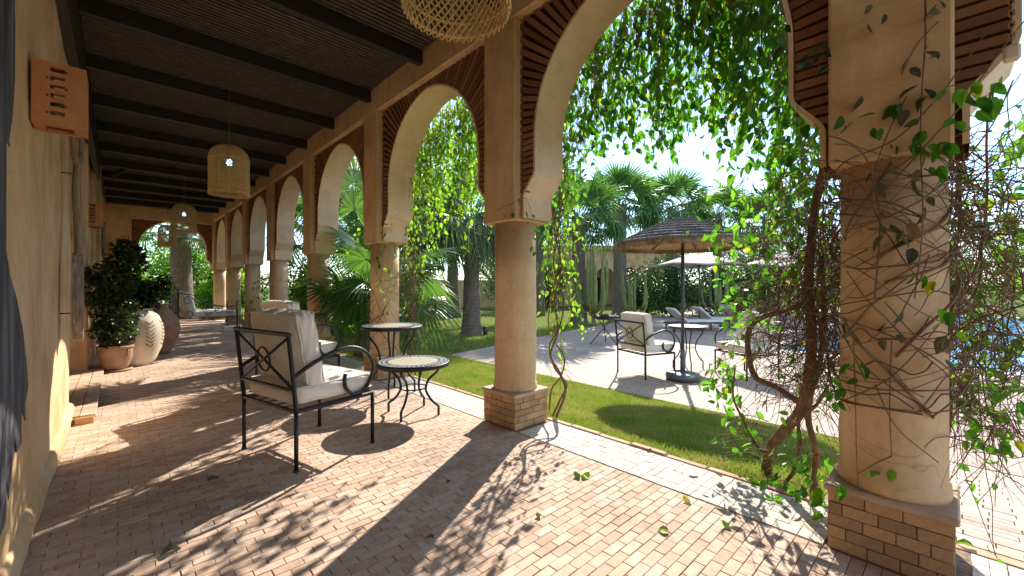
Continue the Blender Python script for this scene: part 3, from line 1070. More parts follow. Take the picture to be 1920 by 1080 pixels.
mb.build('brace', M['black_wood'], roof)

# ---- house wall on the left
house = thing('house_wall', 'warm ochre plaster house wall along the left of the gallery', 'wall', (XW, 3.0, 0))
def wall_part(name, x, y0, y1, z0=-.05, z1=ZT + .2, back=-1.5, mat='plaster'):
    # gently uneven plaster face towards +x
    n_y, n_z = max(4, int((y1 - y0) / .12)), 34
    mb = MB()
    vs, fs = [], []
    for i in range(n_y + 1):
        yy = y0 + (y1 - y0) * i / n_y
        for j in range(n_z + 1):
            zz = z0 + (z1 - z0) * j / n_z
            w = .006 * math.sin(yy * 2.1 + zz * 1.3) + .004 * math.sin(yy * 5.3 - zz * 3.1) + .003 * math.sin(zz * 7 + yy * 9)
            edge = min(i, n_y - i)
            rx = -.018 if edge == 0 else 0
            vs.append((x + w + rx - XW, yy - 3.0, zz))
    for i in range(n_y):
        for j in range(n_z):
            a0 = i * (n_z + 1) + j
            fs.append((a0, a0 + n_z + 1, a0 + n_z + 2, a0 + 1))
    mb.add(vs, fs, True)
    mb.box((back, y0 - 3.0, z0), (x - XW - .02, y1 - 3.0, z1))
    return mb.build(name, M[mat], house)
wall_part('wall_face', XW, -3, 6.05)
wall_part('niche_back', XW - .26, 6.052, 8.85)
wall_part('wall_face', XW - .05, 8.852, 11.2)
wall_part('niche_back', XW - .36, 11.202, 13.2)
wall_part('wall_face', XW - .02, 13.202, YEND)
def skirting(y0, y1, x, wavy):
    prof = [(-.01, -.02), (.030, -.02), (.033, .03), (.030, .085), (.022, .108), (.012, .122), (-.01, .135)]
    mb = MB()
    n = max(2, int((y1 - y0) / .06))
    vs, fs = [], []
    m = len(prof)
    for i in range(n + 1):
        yy = y0 + (y1 - y0) * i / n
        for (a, b) in prof:
            s = 1 + (.10 * math.sin(yy * 9) * (1 if wavy else .2) + .05 * math.sin(yy * 31 + 1))
            vs.append((x - XW + a * s, yy - 3.0, b * (1 + .05 * math.sin(yy * 7 + .6))))
    for i in range(n):
        for j in range(m - 1):
            fs.append((i * m + j, i * m + j + 1, (i + 1) * m + j + 1, (i + 1) * m + j))
    fs.append(tuple(range(m))); fs.append(tuple(n * m + j for j in range(m - 1, -1, -1)))
    mb.add(vs, fs, True)
    mb.build('skirting', M['plaster'], house)
skirting(-2.5, 6.06, XW, True)
skirting(8.85, 11.2, XW - .05, False)
skirting(13.2, YEND, XW - .02, False)
for (y0, y1, x) in ((8.78, 8.98, XW + .0), (11.08, 11.22, XW + .01), (13.1, 13.4, XW + .03)):
    mb = MB(); mb.bevbox((x - XW - .3, y0 - 3, -.02), (x - XW + .015, y1 - 3, ZT), .02); mb.build('jamb', M['plaster'], house)

# raised threshold of bricks in the niche
mb = MB(); mb.box((XW - .28, 5.62, -.02), (XW + .16, 8.77, .046))
step = tag(mb.build('door_step', M['joint']), 'low brick door step against the house wall, with a wooden nosing', 'step')
cells = []
for r in range(24):
    for k in range(4):
        cells.append((XW - .20 + k * .112, 5.74 + r * .126))
o0 = unit_brick('brick', .105, .118, M['floor_brick'], 3, seed=21)
for (x, y) in cells:
    o = bpy.data.objects.new('brick', o0[RND.randrange(3)][0]); o.location = (x, y, .064 + RND.uniform(-.002, .002)); link(o, step)
mb = MB(); mb.bevbox((XW + .055, 5.575, -.01), (XW + .18, 5.625, .062), .005)
mb.build('nosing', M['wood_nosing'], step)

# painted mural at the left end of the wall
def mural():
    pts_up = [(0, -120), (18, -60), (21, 40), (20, 150), (16, 215), (9, 262), (11, 275), (4, 262)]
    low = [(3, 470), (12, 520), (24, 560), (36, 620), (43, 680), (46, 725), (40, 760), (41, 790), (33, 775), (33, 830), (24, 850), (20, 820), (14, 880), (8, 940), (4, 900), (3, 980)]
    mb = MB()
    ring = []
    for (px, py) in pts_up + low:
        p = at_x(px, py, XW)
        ring.append((p.y, p.z))
    poly = [(1.6, 3.2)] + ring + [(2.6, .3), (2.2, .25), (1.6, .5)]
    mb.prism([(y - 2.2, z - .2) for (y, z) in poly], .0095, .0125, 'x')
    o = mb.build('wall_mural', M['mural'])
    o.location = (XW, 2.2, .2)
    tag(o, 'dark blue-grey brushed figure painted on the house wall at the far left', 'mural')
mural()

# ================================================================== furniture
def cushion(mb, c, size, M4=None, puff=.5, n=12, seed=0, pinch=.25):
    """a stuffed box cushion; size full extents"""
    rr = random.Random(seed)
    ph = [rr.uniform(0, 6.28) for _ in range(8)]
    hx, hy, hz = size[0] / 2, size[1] / 2, size[2] / 2
    def shape(u, v, w):
        # u, v, w in -1..1 on the cube; rounded edges, bulging faces
        def soft(a): return math.copysign(abs(a) ** .92, a)
        e = .16
        x, y, z = u, v, w
        bul = (1 - u * u) * (1 - v * v)
        z = w * ((1 - pinch) + pinch * bul + puff * .35 * bul)
        k = (1 - w * w)
        bx = 1 + .03 * k * (1 - v * v) - .02 * (1 - k)
        by = 1 + .03 * k * (1 - u * u) - .02 * (1 - k)
        wr = .018 * math.sin(5 * u + 3 * v + ph[0]) * math.sin(4 * v - 2 * u + ph[1]) + .012 * math.sin(11 * v + 4 * u + ph[2])
        wr += .018 * math.sin(9 * u * v + ph[3])
        return Vector((x * hx * bx + .004 * math.sin(8 * v + 9 * w + ph[4]), y * hy * by + .004 * math.sin(9 * u + 7 * w + ph[5]), z * hz + wr * hz * .9))
    def face(axis, sgn, m1, m2):
        vs, fs = [], []
        for i in range(m1 + 1):
            for j in range(m2 + 1):
                a = -1 + 2 * i / m1; b = -1 + 2 * j / m2
                a, b = math.sin(a * PI / 2) * .35 + a * .65, math.sin(b * PI / 2) * .35 + b * .65
                q = {0: (sgn, a, b), 1: (a, sgn, b), 2: (a, b, sgn)}[axis]
                # round the cube corners a little
                p = Vector(q)
                r = .17
                w = Vector([max(-1 + r, min(1 - r, t)) for t in p])
                dlt = p - w
                if dlt.length > 1e-6: p = w + dlt.normalized() * r
                P = shape(p.x, p.y, p.z) + Vector(c)
                vs.append(M4 @ P if M4 is not None else P)
        for i in range(m1):
            for j in range(m2):
                k0 = i * (m2 + 1) + j
                f = (k0, k0 + m2 + 1, k0 + m2 + 2, k0 + 1)
                if (sgn > 0) == (axis == 1): f = tuple(reversed(f))
                fs.append(f)
        mb.add(vs, fs, True)
    for sgn in (-1, 1):
        face(2, sgn, n * 2, n * 2); face(0, sgn, n * 2, n); face(1, sgn, n * 2, n)
    # corner loop for piping
    loops = []
    for w in (-1, 1):
        ring = []
        for (a, b, c2, d) in ((-1, -1, 1, -1), (1, -1, 1, 1), (1, 1, -1, 1), (-1, 1, -1, -1)):
            for i in range(8):
                t = i / 8
                u = a + (c2 - a) * t; v = b + (d - b) * t
                u = max(-.985, min(.985, u)); v = max(-.985, min(.985, v))
                P = shape(u, v, w * .97) + Vector(c)
                ring.append(M4 @ P if M4 is not None else P)
        loops.append(ring)
    return loops

def make_armchair():
    root = thing('armchair', 'x', 'armchair')
    I = M['iron']
    hx, hy = .32, .375
    for sx in (-1, 1):
        for sy in (-1, 1):
            mb = MB()
            mb.tube([(sx * hx, sy * hy, .012), (sx * hx, sy * hy, .425)], .015, 8)
            mb.lathe([(.019, 0), (.021, .006), (.018, .016)], 8, (sx * hx, sy * hy, 0))
            mb.build('leg', I, root)
    mb = MB()
    mb.tube([(-hx, -hy, .415), (hx, -hy, .415), (hx, hy, .415), (-hx, hy, .415)], .016, 6, closed=True, smooth=False)
    sf = mb.build('seat_frame', I, root)
    for k in range(6):
        y = -hy + (k + .5) * 2 * hy / 6
        mb = MB(); mb.box((-hx, y - .014, .412), (hx, y + .014, .417)); mb.build('seat_slat', I, sf)
    # back frame, leaning
    def bk(y, t): return Vector((-hx - .055 * t, y, .425 + .535 * t))
    mb = MB()
    mb.tube([bk(-hy, 0), bk(-hy, 1)], .016, 6, smooth=False)
    mb.tube([bk(hy, 0), bk(hy, 1)], .016, 6, smooth=False)
    mb.tube([bk(-hy - .015, 1), bk(hy + .015, 1)], .017, 6, smooth=False)
    mb.tube([bk(-hy, .26), bk(hy, .26)], .014, 6, smooth=False)
    bf = mb.build('back_frame', I, root)
    mb = MB()
    mb.tube([bk(-hy, .27), bk(hy, .97)], .010, 6); mb.tube([bk(-hy, .97), bk(hy, .27)], .010, 6)
    mb.build('cross_bar', I, bf)
    mb = MB()
    ring = []
    for i in range(24):
        a = 2 * PI * i / 24
        ring.append(bk(.085 * math.cos(a), .62 + .165 * math.sin(a)))
    mb.tube(ring, .008, 6, closed=True); mb.build('ring', I, bf)
    for sy in (-1, 1):
        y = sy * hy
        pts = [(-.345, y, .66), (-.20, y, .735), (-.03, y, .80), (.12, y, .815), (.245, y, .765), (.315, y, .67),
               (.31, y, .56), (.245, y, .465), (.15, y, .443), (.075, y, .50), (.06, y, .575), (.068, y, .615)]
        mb = MB(); mb.tube(catmull(pts, 6), .0155, 8); mb.build('armrest', I, root)
    mb = MB()
    lp = cushion(mb, (.02, 0, .515), (.66, .70, .165), None, .6, 12, 3, .32)
    sc = mb.build('seat_cushion', M['cushion'], root)
    mb = MB()
    for r in lp: mb.tube(r, .0055, 5, closed=True)
    mb.build('piping', M['cushion'], sc)
    mb = MB()
    Mb = Matrix.Translation((-.185, 0, .82)) @ Matrix.Rotation(-.17, 4, 'Y') @ Matrix.Rotation(PI / 2, 4, 'Y')
    lp = cushion(mb, (0, 0, 0), (.58, .68, .20), Mb, .75, 12, 8, .34)
    bc = mb.build('back_cushion', M['cushion'], root)
    mb = MB()
    for r in lp: mb.tube(r, .0055, 5, closed=True)
    mb.build('piping', M['cushion'], bc)
    return root
chair = make_armchair()
G = 'iron armchairs with cream cushions'
CH = [((1.117, 3.58), 13.5, 'iron armchair with cream cushions, nearest in the gallery, seen from behind'),
      ((1.62, 5.62), 12, 'iron armchair half hidden behind the nearest gallery armchair'),
      (tuple(on_floor(1210, 701, TZ)[:2]), -20, 'iron armchair on the terrace, left of the thatched parasol pole'),
      (tuple(on_floor(1398, 704, TZ)[:2]), 150, 'iron armchair on the terrace, partly hidden behind the vine leaves')]
for i, (p, a, lb) in enumerate(CH):
    o = chair if i == 0 else copy_tree(chair)
    o.location = (p[0], p[1], TZ if i > 1 else 0.0); o.rotation_euler = (0, 0, math.radians(a))
    tag(o, lb, 'armchair', G)

def make_table(h, r=.362):
    root = thing('mosaic_table', 'x', 'table')
    mb = MB()
    mb.lathe([(r - .03, h - .042), (r, h - .040), (r + .003, h - .02), (r, h - .004), (r - .012, h)], 56)
    rim = mb.build('table_rim', M['iron'], root)
    mb = MB(); mb.lathe([(r - .011, h - .006), (r - .011, h + .0035)], 56, smooth=False)
    tp = mb.build('table_top', M['mosaic'], root)
    s = h / .53
    prof = [(.265, h - .042), (.267, h - .075 * s), (.235, h - .115 * s), (.165, h - .18 * s), (.135, h * .50), (.15, h * .40), (.20, h * .27), (.262, h * .185), (.272, h * .165), (.272, .0)]
    for k in range(4):
        a = PI / 2 * k + .62
        pts = [(q * math.cos(a), q * math.sin(a), z) for q, z in prof]
        path = catmull(pts[:8], 5) + [Vector(p) for p in pts[8:]]
        mb = MB(); mb.tube(path, .0125, 8); mb.build('leg', M['iron'], root)
    mb = MB(); mb.tube([(.135 * math.cos(i * PI / 12), .135 * math.sin(i * PI / 12), h * .5) for i in range(24)], .007, 6, closed=True)
    mb.build('stretcher_ring', M['iron'], root)
    return root
t = make_table(.53); t.location = (2.17, 3.77, 0)
tag(t, 'low round mosaic table with curved iron legs in the gallery', 'table', 'round mosaic tables')
t = make_table(.815); t.location = (2.40, 4.68, 0); t.rotation_euler = (0, 0, .35)
tag(t, 'tall round mosaic table in the gallery, in front of the twig-wrapped column', 'table', 'round mosaic tables')
t = make_table(.815); p = on_floor(1290, 690, TZ); t.location = (p.x, p.y, TZ)
tag(t, 'round mosaic table on the terrace, behind the thatched parasol pole', 'table', 'round mosaic tables')

# ---- daybed at the end of the gallery
db = thing('daybed', 'black wrought iron daybed with white cushions near the end arch', 'daybed', (1.78, 14.9, 0), math.radians(8))
hx, hy = .70, .42
for sx in (-1, 1):
    for sy in (-1, 1):
        top = 1.16 if sx < 0 else .80
        mb = MB(); mb.tube([(sx * hx, sy * hy, 0), (sx * hx, sy * hy, top)], .019, 8)
        mb.lathe([(.008, 0), (.03, .02), (.008, .055)], 10, (sx * hx, sy * hy, top)); mb.build('leg', M['iron'], db)
mb = MB()
mb.tube([(-hx, -hy, .38), (hx, -hy, .38), (hx, hy, .38), (-hx, hy, .38)], .016, 6, closed=True)
mb.tube([(-hx, -hy, .20), (hx, -hy, .20)], .01, 6); mb.tube([(-hx, hy, .20), (hx, hy, .20)], .01, 6)
mb.build('bed_frame', M['iron'], db)
def spiral(cx, cz, r, turns, a0, y, flip=1):
    return [(cx + flip * r * (1 - .75 * i / 26) * math.cos(a0 + turns * 2 * PI * i / 26), y, cz + r * (1 - .75 * i / 26) * math.sin(a0 + turns * 2 * PI * i / 26)) for i in range(27)]
for sy in (-1, 1):
    y = sy * hy
    mb = MB()
    mb.tube(catmull([(-hx, y, 1.08), (-.35, y, 1.02), (.0, y, .80), (.4, y, .68), (hx, y, .70)], 6), .011, 6)
    for (cx, cz, r, a0, fl) in ((-.48, .88, .13, 0, 1), (-.12, .72, .14, 2, -1), (.25, .58, .12, 1, 1), (-.45, .52, .11, 3, 1), (.5, .56, .10, 2, -1), (.0, .50, .09, 0, 1), (.05, .29, .075, 0, 1)):
        mb.tube(spiral(cx, cz, r, 1.4, a0, y, fl), .008, 5)
    mb.build('side_scrollwork', M['iron'], db)
mb = MB()
for zz in (1.08, .55): mb.tube([(-hx, -hy, zz), (-hx, hy, zz)], .012, 6)
for k in range(5):
    y = -hy + (k + 1) * 2 * hy / 6
    mb.tube([(-hx, y, .4), (-hx, y, 1.08)], .008, 5)
mb.build('headboard', M['iron'], db)
mb = MB(); cushion(mb, (.06, 0, .49), (1.24, .78, .20), None, .5, 8, 5); mb.build('mattress', M['cushion_white'], db)
mb = MB(); cushion(mb, (0, 0, 0), (.62, .76, .22), Matrix.Translation((-.45, 0, .83)) @ Matrix.Rotation(-.35, 4, 'Y') @ Matrix.Rotation(PI / 2, 4, 'Y'), .6, 8, 9); mb.build('back_cushion', M['cushion_white'], db)
mb = MB(); mb.bevbox((-.16, -.13, 0), (.16, .13, .13), .012)
for k in range(5): mb.box((-.14 + k * .06, -.134, .03), (-.11 + k * .06, -.128, .10))
bx = mb.build('white_box', M['cushion_white']); bx.location = (2.28, 14.15, 0)
tag(bx, 'small white slotted box on the floor at the foot of a far column', 'box')

# ---- basket lanterns
def make_lantern():
    root = thing('basket_lantern', 'x', 'lantern')
    Rr, hh, dome = .235, .46, .20
    def prof(t):           # t 0 bottom .. 1 top, returns r, z (z = 0 at the rim)
        if t < .68: return Rr, hh * t / .68
        q = (t - .68) / .32 * PI / 2
        return max(.03, Rr * math.cos(q) ** .75), hh + dome * math.sin(q)
    weave = MB()
    n = 42
    for sgn in (-1, 1):
        for k in range(n):
            pts = []
            for i in range(19):
                t = -.03 + 1.0 * i / 18 * 1.0
                r, z = prof(max(t, 0)); z = z if t >= 0 else z - .03
                a = 2 * PI * k / n + sgn * t * 2.1
                o_ = .003 * sgn
                pts.append(((r + o_) * math.cos(a), (r + o_) * math.sin(a), z))
            weave.tube(pts, .0046, 4, cap=False)
    w = weave.build('weave', M['rattan'], root)
    for (t, rr) in ((.0, .0075), (.10, .006), (.68, .006)):
        r, z = prof(t)
        mb = MB(); mb.tube([((r + .004) * math.cos(i * PI / 20), (r + .004) * math.sin(i * PI / 20), z) for i in range(40)], rr, 5, closed=True)
        mb.build('hoop', M['rattan'], root)
    mb = MB()
    for k in range(12):
        a = 2 * PI * k / 12
        mb.tube([((prof(t)[0] - .004) * math.cos(a), (prof(t)[0] - .004) * math.sin(a), prof(t)[1]) for t in [i / 12 for i in range(13)]], .0035, 4, cap=False)
    mb.build('rib', M['rattan'], root)
    mb = MB(); mb.lathe([(.018, .385), (.030, .39), (.034, .41), (.034, .44), (.028, .46), (.016, .475)], 14); mb.build('bulb', M['bulb'], root)
    mb = MB(); mb.lathe([(.018, .476), (.02, .52), (.012, .56)], 10); mb.build('bulb_holder', M['pole_grey'], root)
    cd = MB(); cd.tube([(0, 0, .54), (.002, 0, .8), (0, 0, 1.6)], .004, 5)
    cd.build('cord', M['cord'], root)
    return root
lan = make_lantern()
LN = [(1.10, 1.53, 2.555, 'basket lantern nearest the camera, cut by the top edge of the picture'),
      (1.10, 6.87, 2.57, 'large whole basket lantern hanging from the middle of the roof'),
      (1.10, 12.45, 2.55, 'basket lantern hanging in front of the palm trunk in the end arch'),
      (1.10, 17.2, 2.56, 'smallest, farthest basket lantern, in the end arch opening')]
for i, (x, y, z, lb) in enumerate(LN):
    o = lan if i == 0 else copy_tree(lan)
    o.location = (x, y, z); o.rotation_euler = (0, 0, i * .4)
    ch = [c for c in o.children if c.name.startswith('cord')][0]
    ch.location = (0, 0, .54); 
    ch.scale = (1, 1, (ZT - .02 - z - .54) / 1.06); ch.location = (0, 0, .54 - .54 * ch.scale[2])
    tag(o, lb, 'lantern', 'woven basket lanterns')

# ---- terracotta wall lamps
def make_wall_lamp():
    root = thing('wall_lamp', 'x', 'wall lamp')
    w, hgt, ln, th = .215, .355, .20, .018      # out from the wall, height, along the wall
    def plate(name, cut, M4):
        """a plate 1 x 1 with holes: built as a grid of cells, leaving out the holes"""
    # side plates carry rows of slots: build them of bars around the openings
    def slotted(y0, y1):
        mb = MB()
        rows = [.055 + k * .049 for k in range(6)]
        xs0, xs1 = .070, .128
        mb.box((0, y0, 0), (xs0, y1, hgt)); mb.box((xs1, y0, 0), (w, y1, hgt))
        z = 0
        for r in rows:
            if r > z: mb.box((xs0, y0, z), (xs1, y1, r))
            z = r + .026
        mb.box((xs0, y0, z), (xs1, y1, hgt))
        o = mb.build('side_plate', M['terracotta'], root)
        hb = MB()
        yy = y0 if y0 < 0 else y1
        s = -1 if y0 < 0 else 1
        for k in range(6):
            for xx in (.062, .131):
                for zz in (rows[k] + .012,):
                    if (k + (xx > .1)) % 2: hb.lathe([(.006, -.001), (.006, .001)], 10)
        for k in range(6):
            for xx in (.060, .133):
                if (k % 2) == (xx > .1):
                    c = (xx, yy + s * .0006, rows[k] + .010)
                    hb.add([(c[0] + .006 * math.cos(a * PI / 5), c[1], c[2] + .006 * math.sin(a * PI / 5)) for a in range(10)], [tuple(range(10))])
        hb2 = MB(); hb2.v, hb2.f, hb2.sm, hb2.rn = hb.v[0:0], [], [], []
        for k in range(6):
            for xx in (.060, .133):
                if (k % 2) == (xx > .1):
                    c = (xx, yy + s * .0012, rows[k] + .010)
                    hb2.add([(c[0] + .006 * math.cos(a * PI / 5), c[1], c[2] + .006 * math.sin(a * PI / 5)) for a in range(10)], [tuple(range(10))])
        hb2.build('peg_hole', M['soil'], o)
    slotted(-ln / 2, -ln / 2 + th)
    slotted(ln / 2 - th, ln / 2)
    mb = MB(); mb.box((w - th, -ln / 2 + th + .001, 0), (w - .001, ln / 2 - th - .001, hgt)); mb.build('front_plate', M['terracotta'], root)
    mb = MB(); mb.box((.001, -ln / 2 + th + .001, hgt - .03), (w - th - .001, ln / 2 - th - .001, hgt - .012)); mb.build('top_plate', M['terracotta'], root)
    mb = MB()
    y0, y1 = -ln / 2 + th + .001, ln / 2 - th - .001
    x1 = w - th - .001
    mb.box((.001, y0, .0), (.045, y1, .016)); mb.box((x1 - .035, y0, 0), (x1, y1, .016))
    mb.box((.045, y0, 0), (x1 - .035, y0 + .03, .016)); mb.box((.045, y1 - .03, 0), (x1 - .035, y1, .016))
    mb.build('bottom_plate', M['terracotta'], root)
    mb = MB(); mb.lathe([(.012, .06), (.03, .075), (.036, .10), (.028, .13), (.014, .15)], 12, (.10, 0, 0)); mb.build('bulb', M['cushion_white'], root)
    mb = MB(); mb.box((.0, -.05, .15), (.10, .05, .17)); mb.build('bracket', M['iron'], root)
    return root
wl_ = make_wall_lamp()
WL = [(XW + .002, 3.60, 2.21, 'nearest terracotta box lamp with slots, high on the house wall'),
      (XW - .045, 9.05, 2.20, 'second terracotta box lamp, above the potted plant'),
      (XW - .012, 14.4, 2.02, 'farthest terracotta box lamp, half hidden behind a wooden tool')]
for i, (x, y, z, lb) in enumerate(WL):
    o = wl_ if i == 0 else copy_tree(wl_)
    o.location = (x, y, z)
    tag(o, lb, 'wall lamp', 'terracotta wall lamps')

# ---- wooden farm tools hung on the wall
def wood_tool(name, label, y, ztop, zbot, off, fork=True, lean=0.0):
    root = thing(name, label, 'wooden tool', (XW + off, y, zbot))
    Lh = ztop - zbot
    mb = MB()
    mb.tube(catmull([(0, lean * .3, Lh * .25), (.012, lean * .4, Lh * .45), (-.006, lean * .7, Lh * .7), (0, lean, Lh * .86)], 6), [.034 - .0005 * i for i in range(19)], 8)
    mb.build('shaft', M['grey_wood'], root)
    if fork:
        for s in (-1, 1):
            mb = MB()
            mb.tube(catmull([(0, lean, Lh * .84), (.015 * s, lean + s * .03, Lh * .88), (.022 * s, lean + s * .05, Lh * .94), (.02 * s, lean + s * .05, Lh)], 6), [.025 - .0007 * i for i in range(19)], 7)
            mb.build('prong', M['grey_wood'], root)
    # flat blade, a long paddle
    mb = MB()
    outline = []
    for i in range(24):
        a = 2 * PI * i / 24
        outline.append((.10 * math.cos(a) * (1.0 + .1 * math.sin(a)), Lh * .20 + Lh * .215 * math.sin(a)))
    vs = [(-.030, p, z) for p, z in outline] + [(.034, p * .9, z) for p, z in outline]
    n = len(outline)
    mb.add(vs, [tuple(range(n - 1, -1, -1)), tuple(range(n, 2 * n))] + [(i, (i + 1) % n, n + (i + 1) % n, n + i) for i in range(n)])
    mb.build('blade', M['grey_wood'], root)
    mb = MB(); mb.tube([(-off, .02, Lh * .80), (-.02, .02, Lh * .80)], .005, 5); mb.tube([(-off, .02, Lh * .12), (-.02, .02, Lh * .12)], .005, 5)
    mb.build('wall_hook', M['iron'], root)
wood_tool('wooden_tool', 'long weathered wooden fork with a paddle blade, hung below the nearest box lamp', 5.05, 2.58, .86, .10)
wood_tool('wooden_tool', 'dark wooden oar-like tool leaning on the wall behind the potted plant', 9.9, 2.62, .85, .16, False, .1)

# ---- parasols
def make_thatch_parasol(loc):
    root = thing('thatched_parasol', 'thatched straw parasol with a dark pole on the terrace', 'parasol', loc)
    root.scale = (1.10, 1.10, 1.215)
    mb = MB()
    n = 60
    def r_prof(R, drop):
        rings = []
        layers = 9
        for i in range(layers):
            t0, t1 = i / layers, (i + 1) / layers
            rings.append((.02 + R * t0 * .98, 2.26 - drop * (t0 ** 1.25) ))
            rings.append((.02 + R * t1 * 1.0, 2.26 - drop * (t1 ** 1.25) + .020))
            rings.append((.02 + R * t1 * 1.0 + .004, 2.26 - drop * (t1 ** 1.25) - .006))
        return rings
    jr = random.Random(4)
    ph = [jr.uniform(0, 6.28) for _ in range(6)]
    def jit(a, z): return .012 * math.sin(9 * a + ph[0] + z * 20) + .010 * math.sin(23 * a + ph[1] + z * 31)
    mb.lathe(r_prof(.98, .36), n, cap=False, jit=jit)
    cn = mb.build('thatch', M['thatch_top'], root)
    mb = MB()
    mb.lathe([(.03, 2.20), (.5, 2.04), (.97, 1.885)], n, cap=False, jit=jit)
    mb.lathe([(.985, 1.90), (.99, 1.86), (.985, 1.825)], n, cap=False, jit=jit)
    un = mb.build('lining', M['thatch_under'], root)
    # loose straws on top and along the edge
    k = 2600
    aa = NP.random(k) * 2 * PI; tt = np.sqrt(NP.random(k))
    rr = .02 + .98 * tt
    P = np.stack([rr * np.cos(aa), rr * np.sin(aa), 2.275 - .36 * tt ** 1.25], 1)
    D = np.stack([np.cos(aa), np.sin(aa), -.30 - .25 * NP.random(k)], 1) + NP.normal(0, .35, (k, 3)) * [1, 1, .3]
    leaf_obj('straw', P, D, np.tile([0, 0, 1.], (k, 1)) + NP.normal(0, .2, (k, 3)), .05 + .05 * NP.random(k), np.full(k, .006), LEAF_TH, M['thatch_top'], cn)
    k = 1500
    aa = NP.random(k) * 2 * PI
    P = np.stack([.985 * np.cos(aa), .985 * np.sin(aa), 1.905 - .06 * NP.random(k)], 1)
    D = np.stack([.25 * np.cos(aa), .25 * np.sin(aa), -1 * np.ones(k)], 1) + NP.normal(0, .2, (k, 3))
    leaf_obj('straw', P, D, np.stack([np.cos(aa), np.sin(aa), 0 * aa], 1), .035 + .05 * NP.random(k), np.full(k, .006), LEAF_TH, M['thatch_under'], un)
    for i in range(8):
        a = i * PI / 4 + .2
        mb = MB(); mb.tube([(.03 * math.cos(a), .03 * math.sin(a), 2.17), (.95 * math.cos(a), .95 * math.sin(a), 1.875)], .010, 5); mb.build('rib', M['pole_grey'], root)
    mb = MB(); mb.tube([(0, 0, .10), (0, 0, 2.25)], .026, 10); mb.build('pole', M['pole_grey'], root)
    mb = MB(); mb.tube([(0, 0, .10), (0, 0, .42)], .036, 12); mb.lathe([(.04, .30), (.05, .31), (.05, .33), (.04, .34)], 12); mb.build('sleeve', M['base_grey'], root)
    mb = MB(); mb.lathe([(.20, .015), (.245, .02), (.25, .07), (.24, .092), (.18, .105), (.05, .115)], 36); b = mb.build('base', M['base_grey'], root)
    for i in range(4):
        a = i * PI / 2 + .4
        mb = MB(); mb.tube([(.20 * math.cos(a) - .01, .20 * math.sin(a), .015), (.20 * math.cos(a) + .01, .20 * math.sin(a), .015)], .015, 8); mb.build('castor', M['pole_grey'], b)
p = on_floor(1280, 712, TZ)
make_thatch_parasol((p.x, p.y, TZ))

def make_canvas_parasol(loc, label, R=1.35, ztop=2.45, zrim=2.0, rz=.3):
    root = thing('canvas_parasol', label, 'parasol', loc, rz, 'beige canvas parasols by the loungers')
    mb = MB()
    n = 8
    corners = [(R * (1.0 if i % 2 == 0 else .80) * math.cos(i * PI / 4), R * (1.0 if i % 2 == 0 else .80) * math.sin(i * PI / 4), zrim + (0 if i % 2 == 0 else .10)) for i in range(n)]
    m = 6
    vs = [(0, 0, ztop)]
    for i in range(n):
        for j in range(1, m + 1):
            t = j / m
            sag = -.05 * math.sin(t * PI)
            vs.append((corners[i][0] * t, corners[i][1] * t, ztop + (corners[i][2] - ztop) * t + sag * .4))
    fs = []
    for i in range(n):
        a, b = 1 + i * m, 1 + ((i + 1) % n) * m
        fs.append((0, a, b))
        for j in range(m - 1): fs.append((a + j, a + j + 1, b + j + 1, b + j))
    mb.add(vs, fs)
    # valance
    for i in range(n):
        c0, c1 = corners[i], corners[(i + 1) % n]
        mb.add([c0, c1, (c1[0], c1[1], c1[2] - .05), (c0[0], c0[1], c0[2] - .05)], [(0, 1, 2, 3)])
    mb.build('canopy', M['umbrella_fabric'], root)
    for i in range(n):
        c = corners[i]
        mb = MB(); mb.tube([(0, 0, ztop - .06), (c[0] * .97, c[1] * .97, c[2] - .03)], .010, 5); mb.tube([(0, 0, ztop - .55), (c[0] * .5, c[1] * .5, (ztop + c[2]) / 2 - .06)], .009, 5)
        mb.build('rib', M['pole_grey'], root)
    mb = MB(); mb.tube([(0, 0, 0.05), (0, 0, ztop + .05)], .025, 8); mb.build('pole', M['pole_grey'], root)
    mb = MB(); mb.lathe([(.3, 0), (.3, .06), (.05, .08)], 24); mb.build('base', M['base_grey'], root)
pp = at_d(1311, 600, 15.4)
make_canvas_parasol((pp.x, pp.y, TZ), 'beige canvas parasol over the loungers, behind the thatched parasol', 1.75, 2.86, 2.32, .55)
pp = at_d(1462, 600, 15.6)
make_canvas_parasol((pp.x, pp.y, TZ), 'beige canvas parasol half hidden behind the vine on the right', 1.75, 2.80, 2.26, .35)

# ---- sun loungers
def make_lounger():
    root = thing('sun_lounger', 'x', 'sun lounger')
    mb = MB()
    mb.box((-.95, -.33, .26), (.95, -.29, .31)); mb.box((-.95, .29, .26), (.95, .33, .31)); mb.box((.91, -.289, .26), (.95, .289, .31)); mb.box((-.95, -.289, .26), (-.91, .289, .31))
    mb.build('frame', M['pole_grey'], root)
    for sx in (-.85, .85):
        for sy in (-.3, .3):
            mb = MB(); mb.box((sx - .02, sy - .02, 0), (sx + .02, sy + .02, .262)); mb.build('leg', M['pole_grey'], root)
    mb = MB(); cushion(mb, (.30, 0, .36), (1.30, .62, .10), None, .2, 5, 2); mb.build('mattress', M['cushion_white'], root)
    mb = MB(); cushion(mb, (0, 0, 0), (.74, .62, .10), Matrix.Translation((-.60, 0, .56)) @ Matrix.Rotation(.72, 4, 'Y'), .2, 5, 6); mb.build('backrest', M['cushion_white'], root)
    return root
lg = make_lounger()
LG = [((1300, 598), 'white sun lounger in front, beside the thatched parasol pole'),
      ((1345, 592), 'white sun lounger in the middle of the three by the hedge'),
      ((1395, 588), 'white sun lounger farthest right of the three by the hedge')]
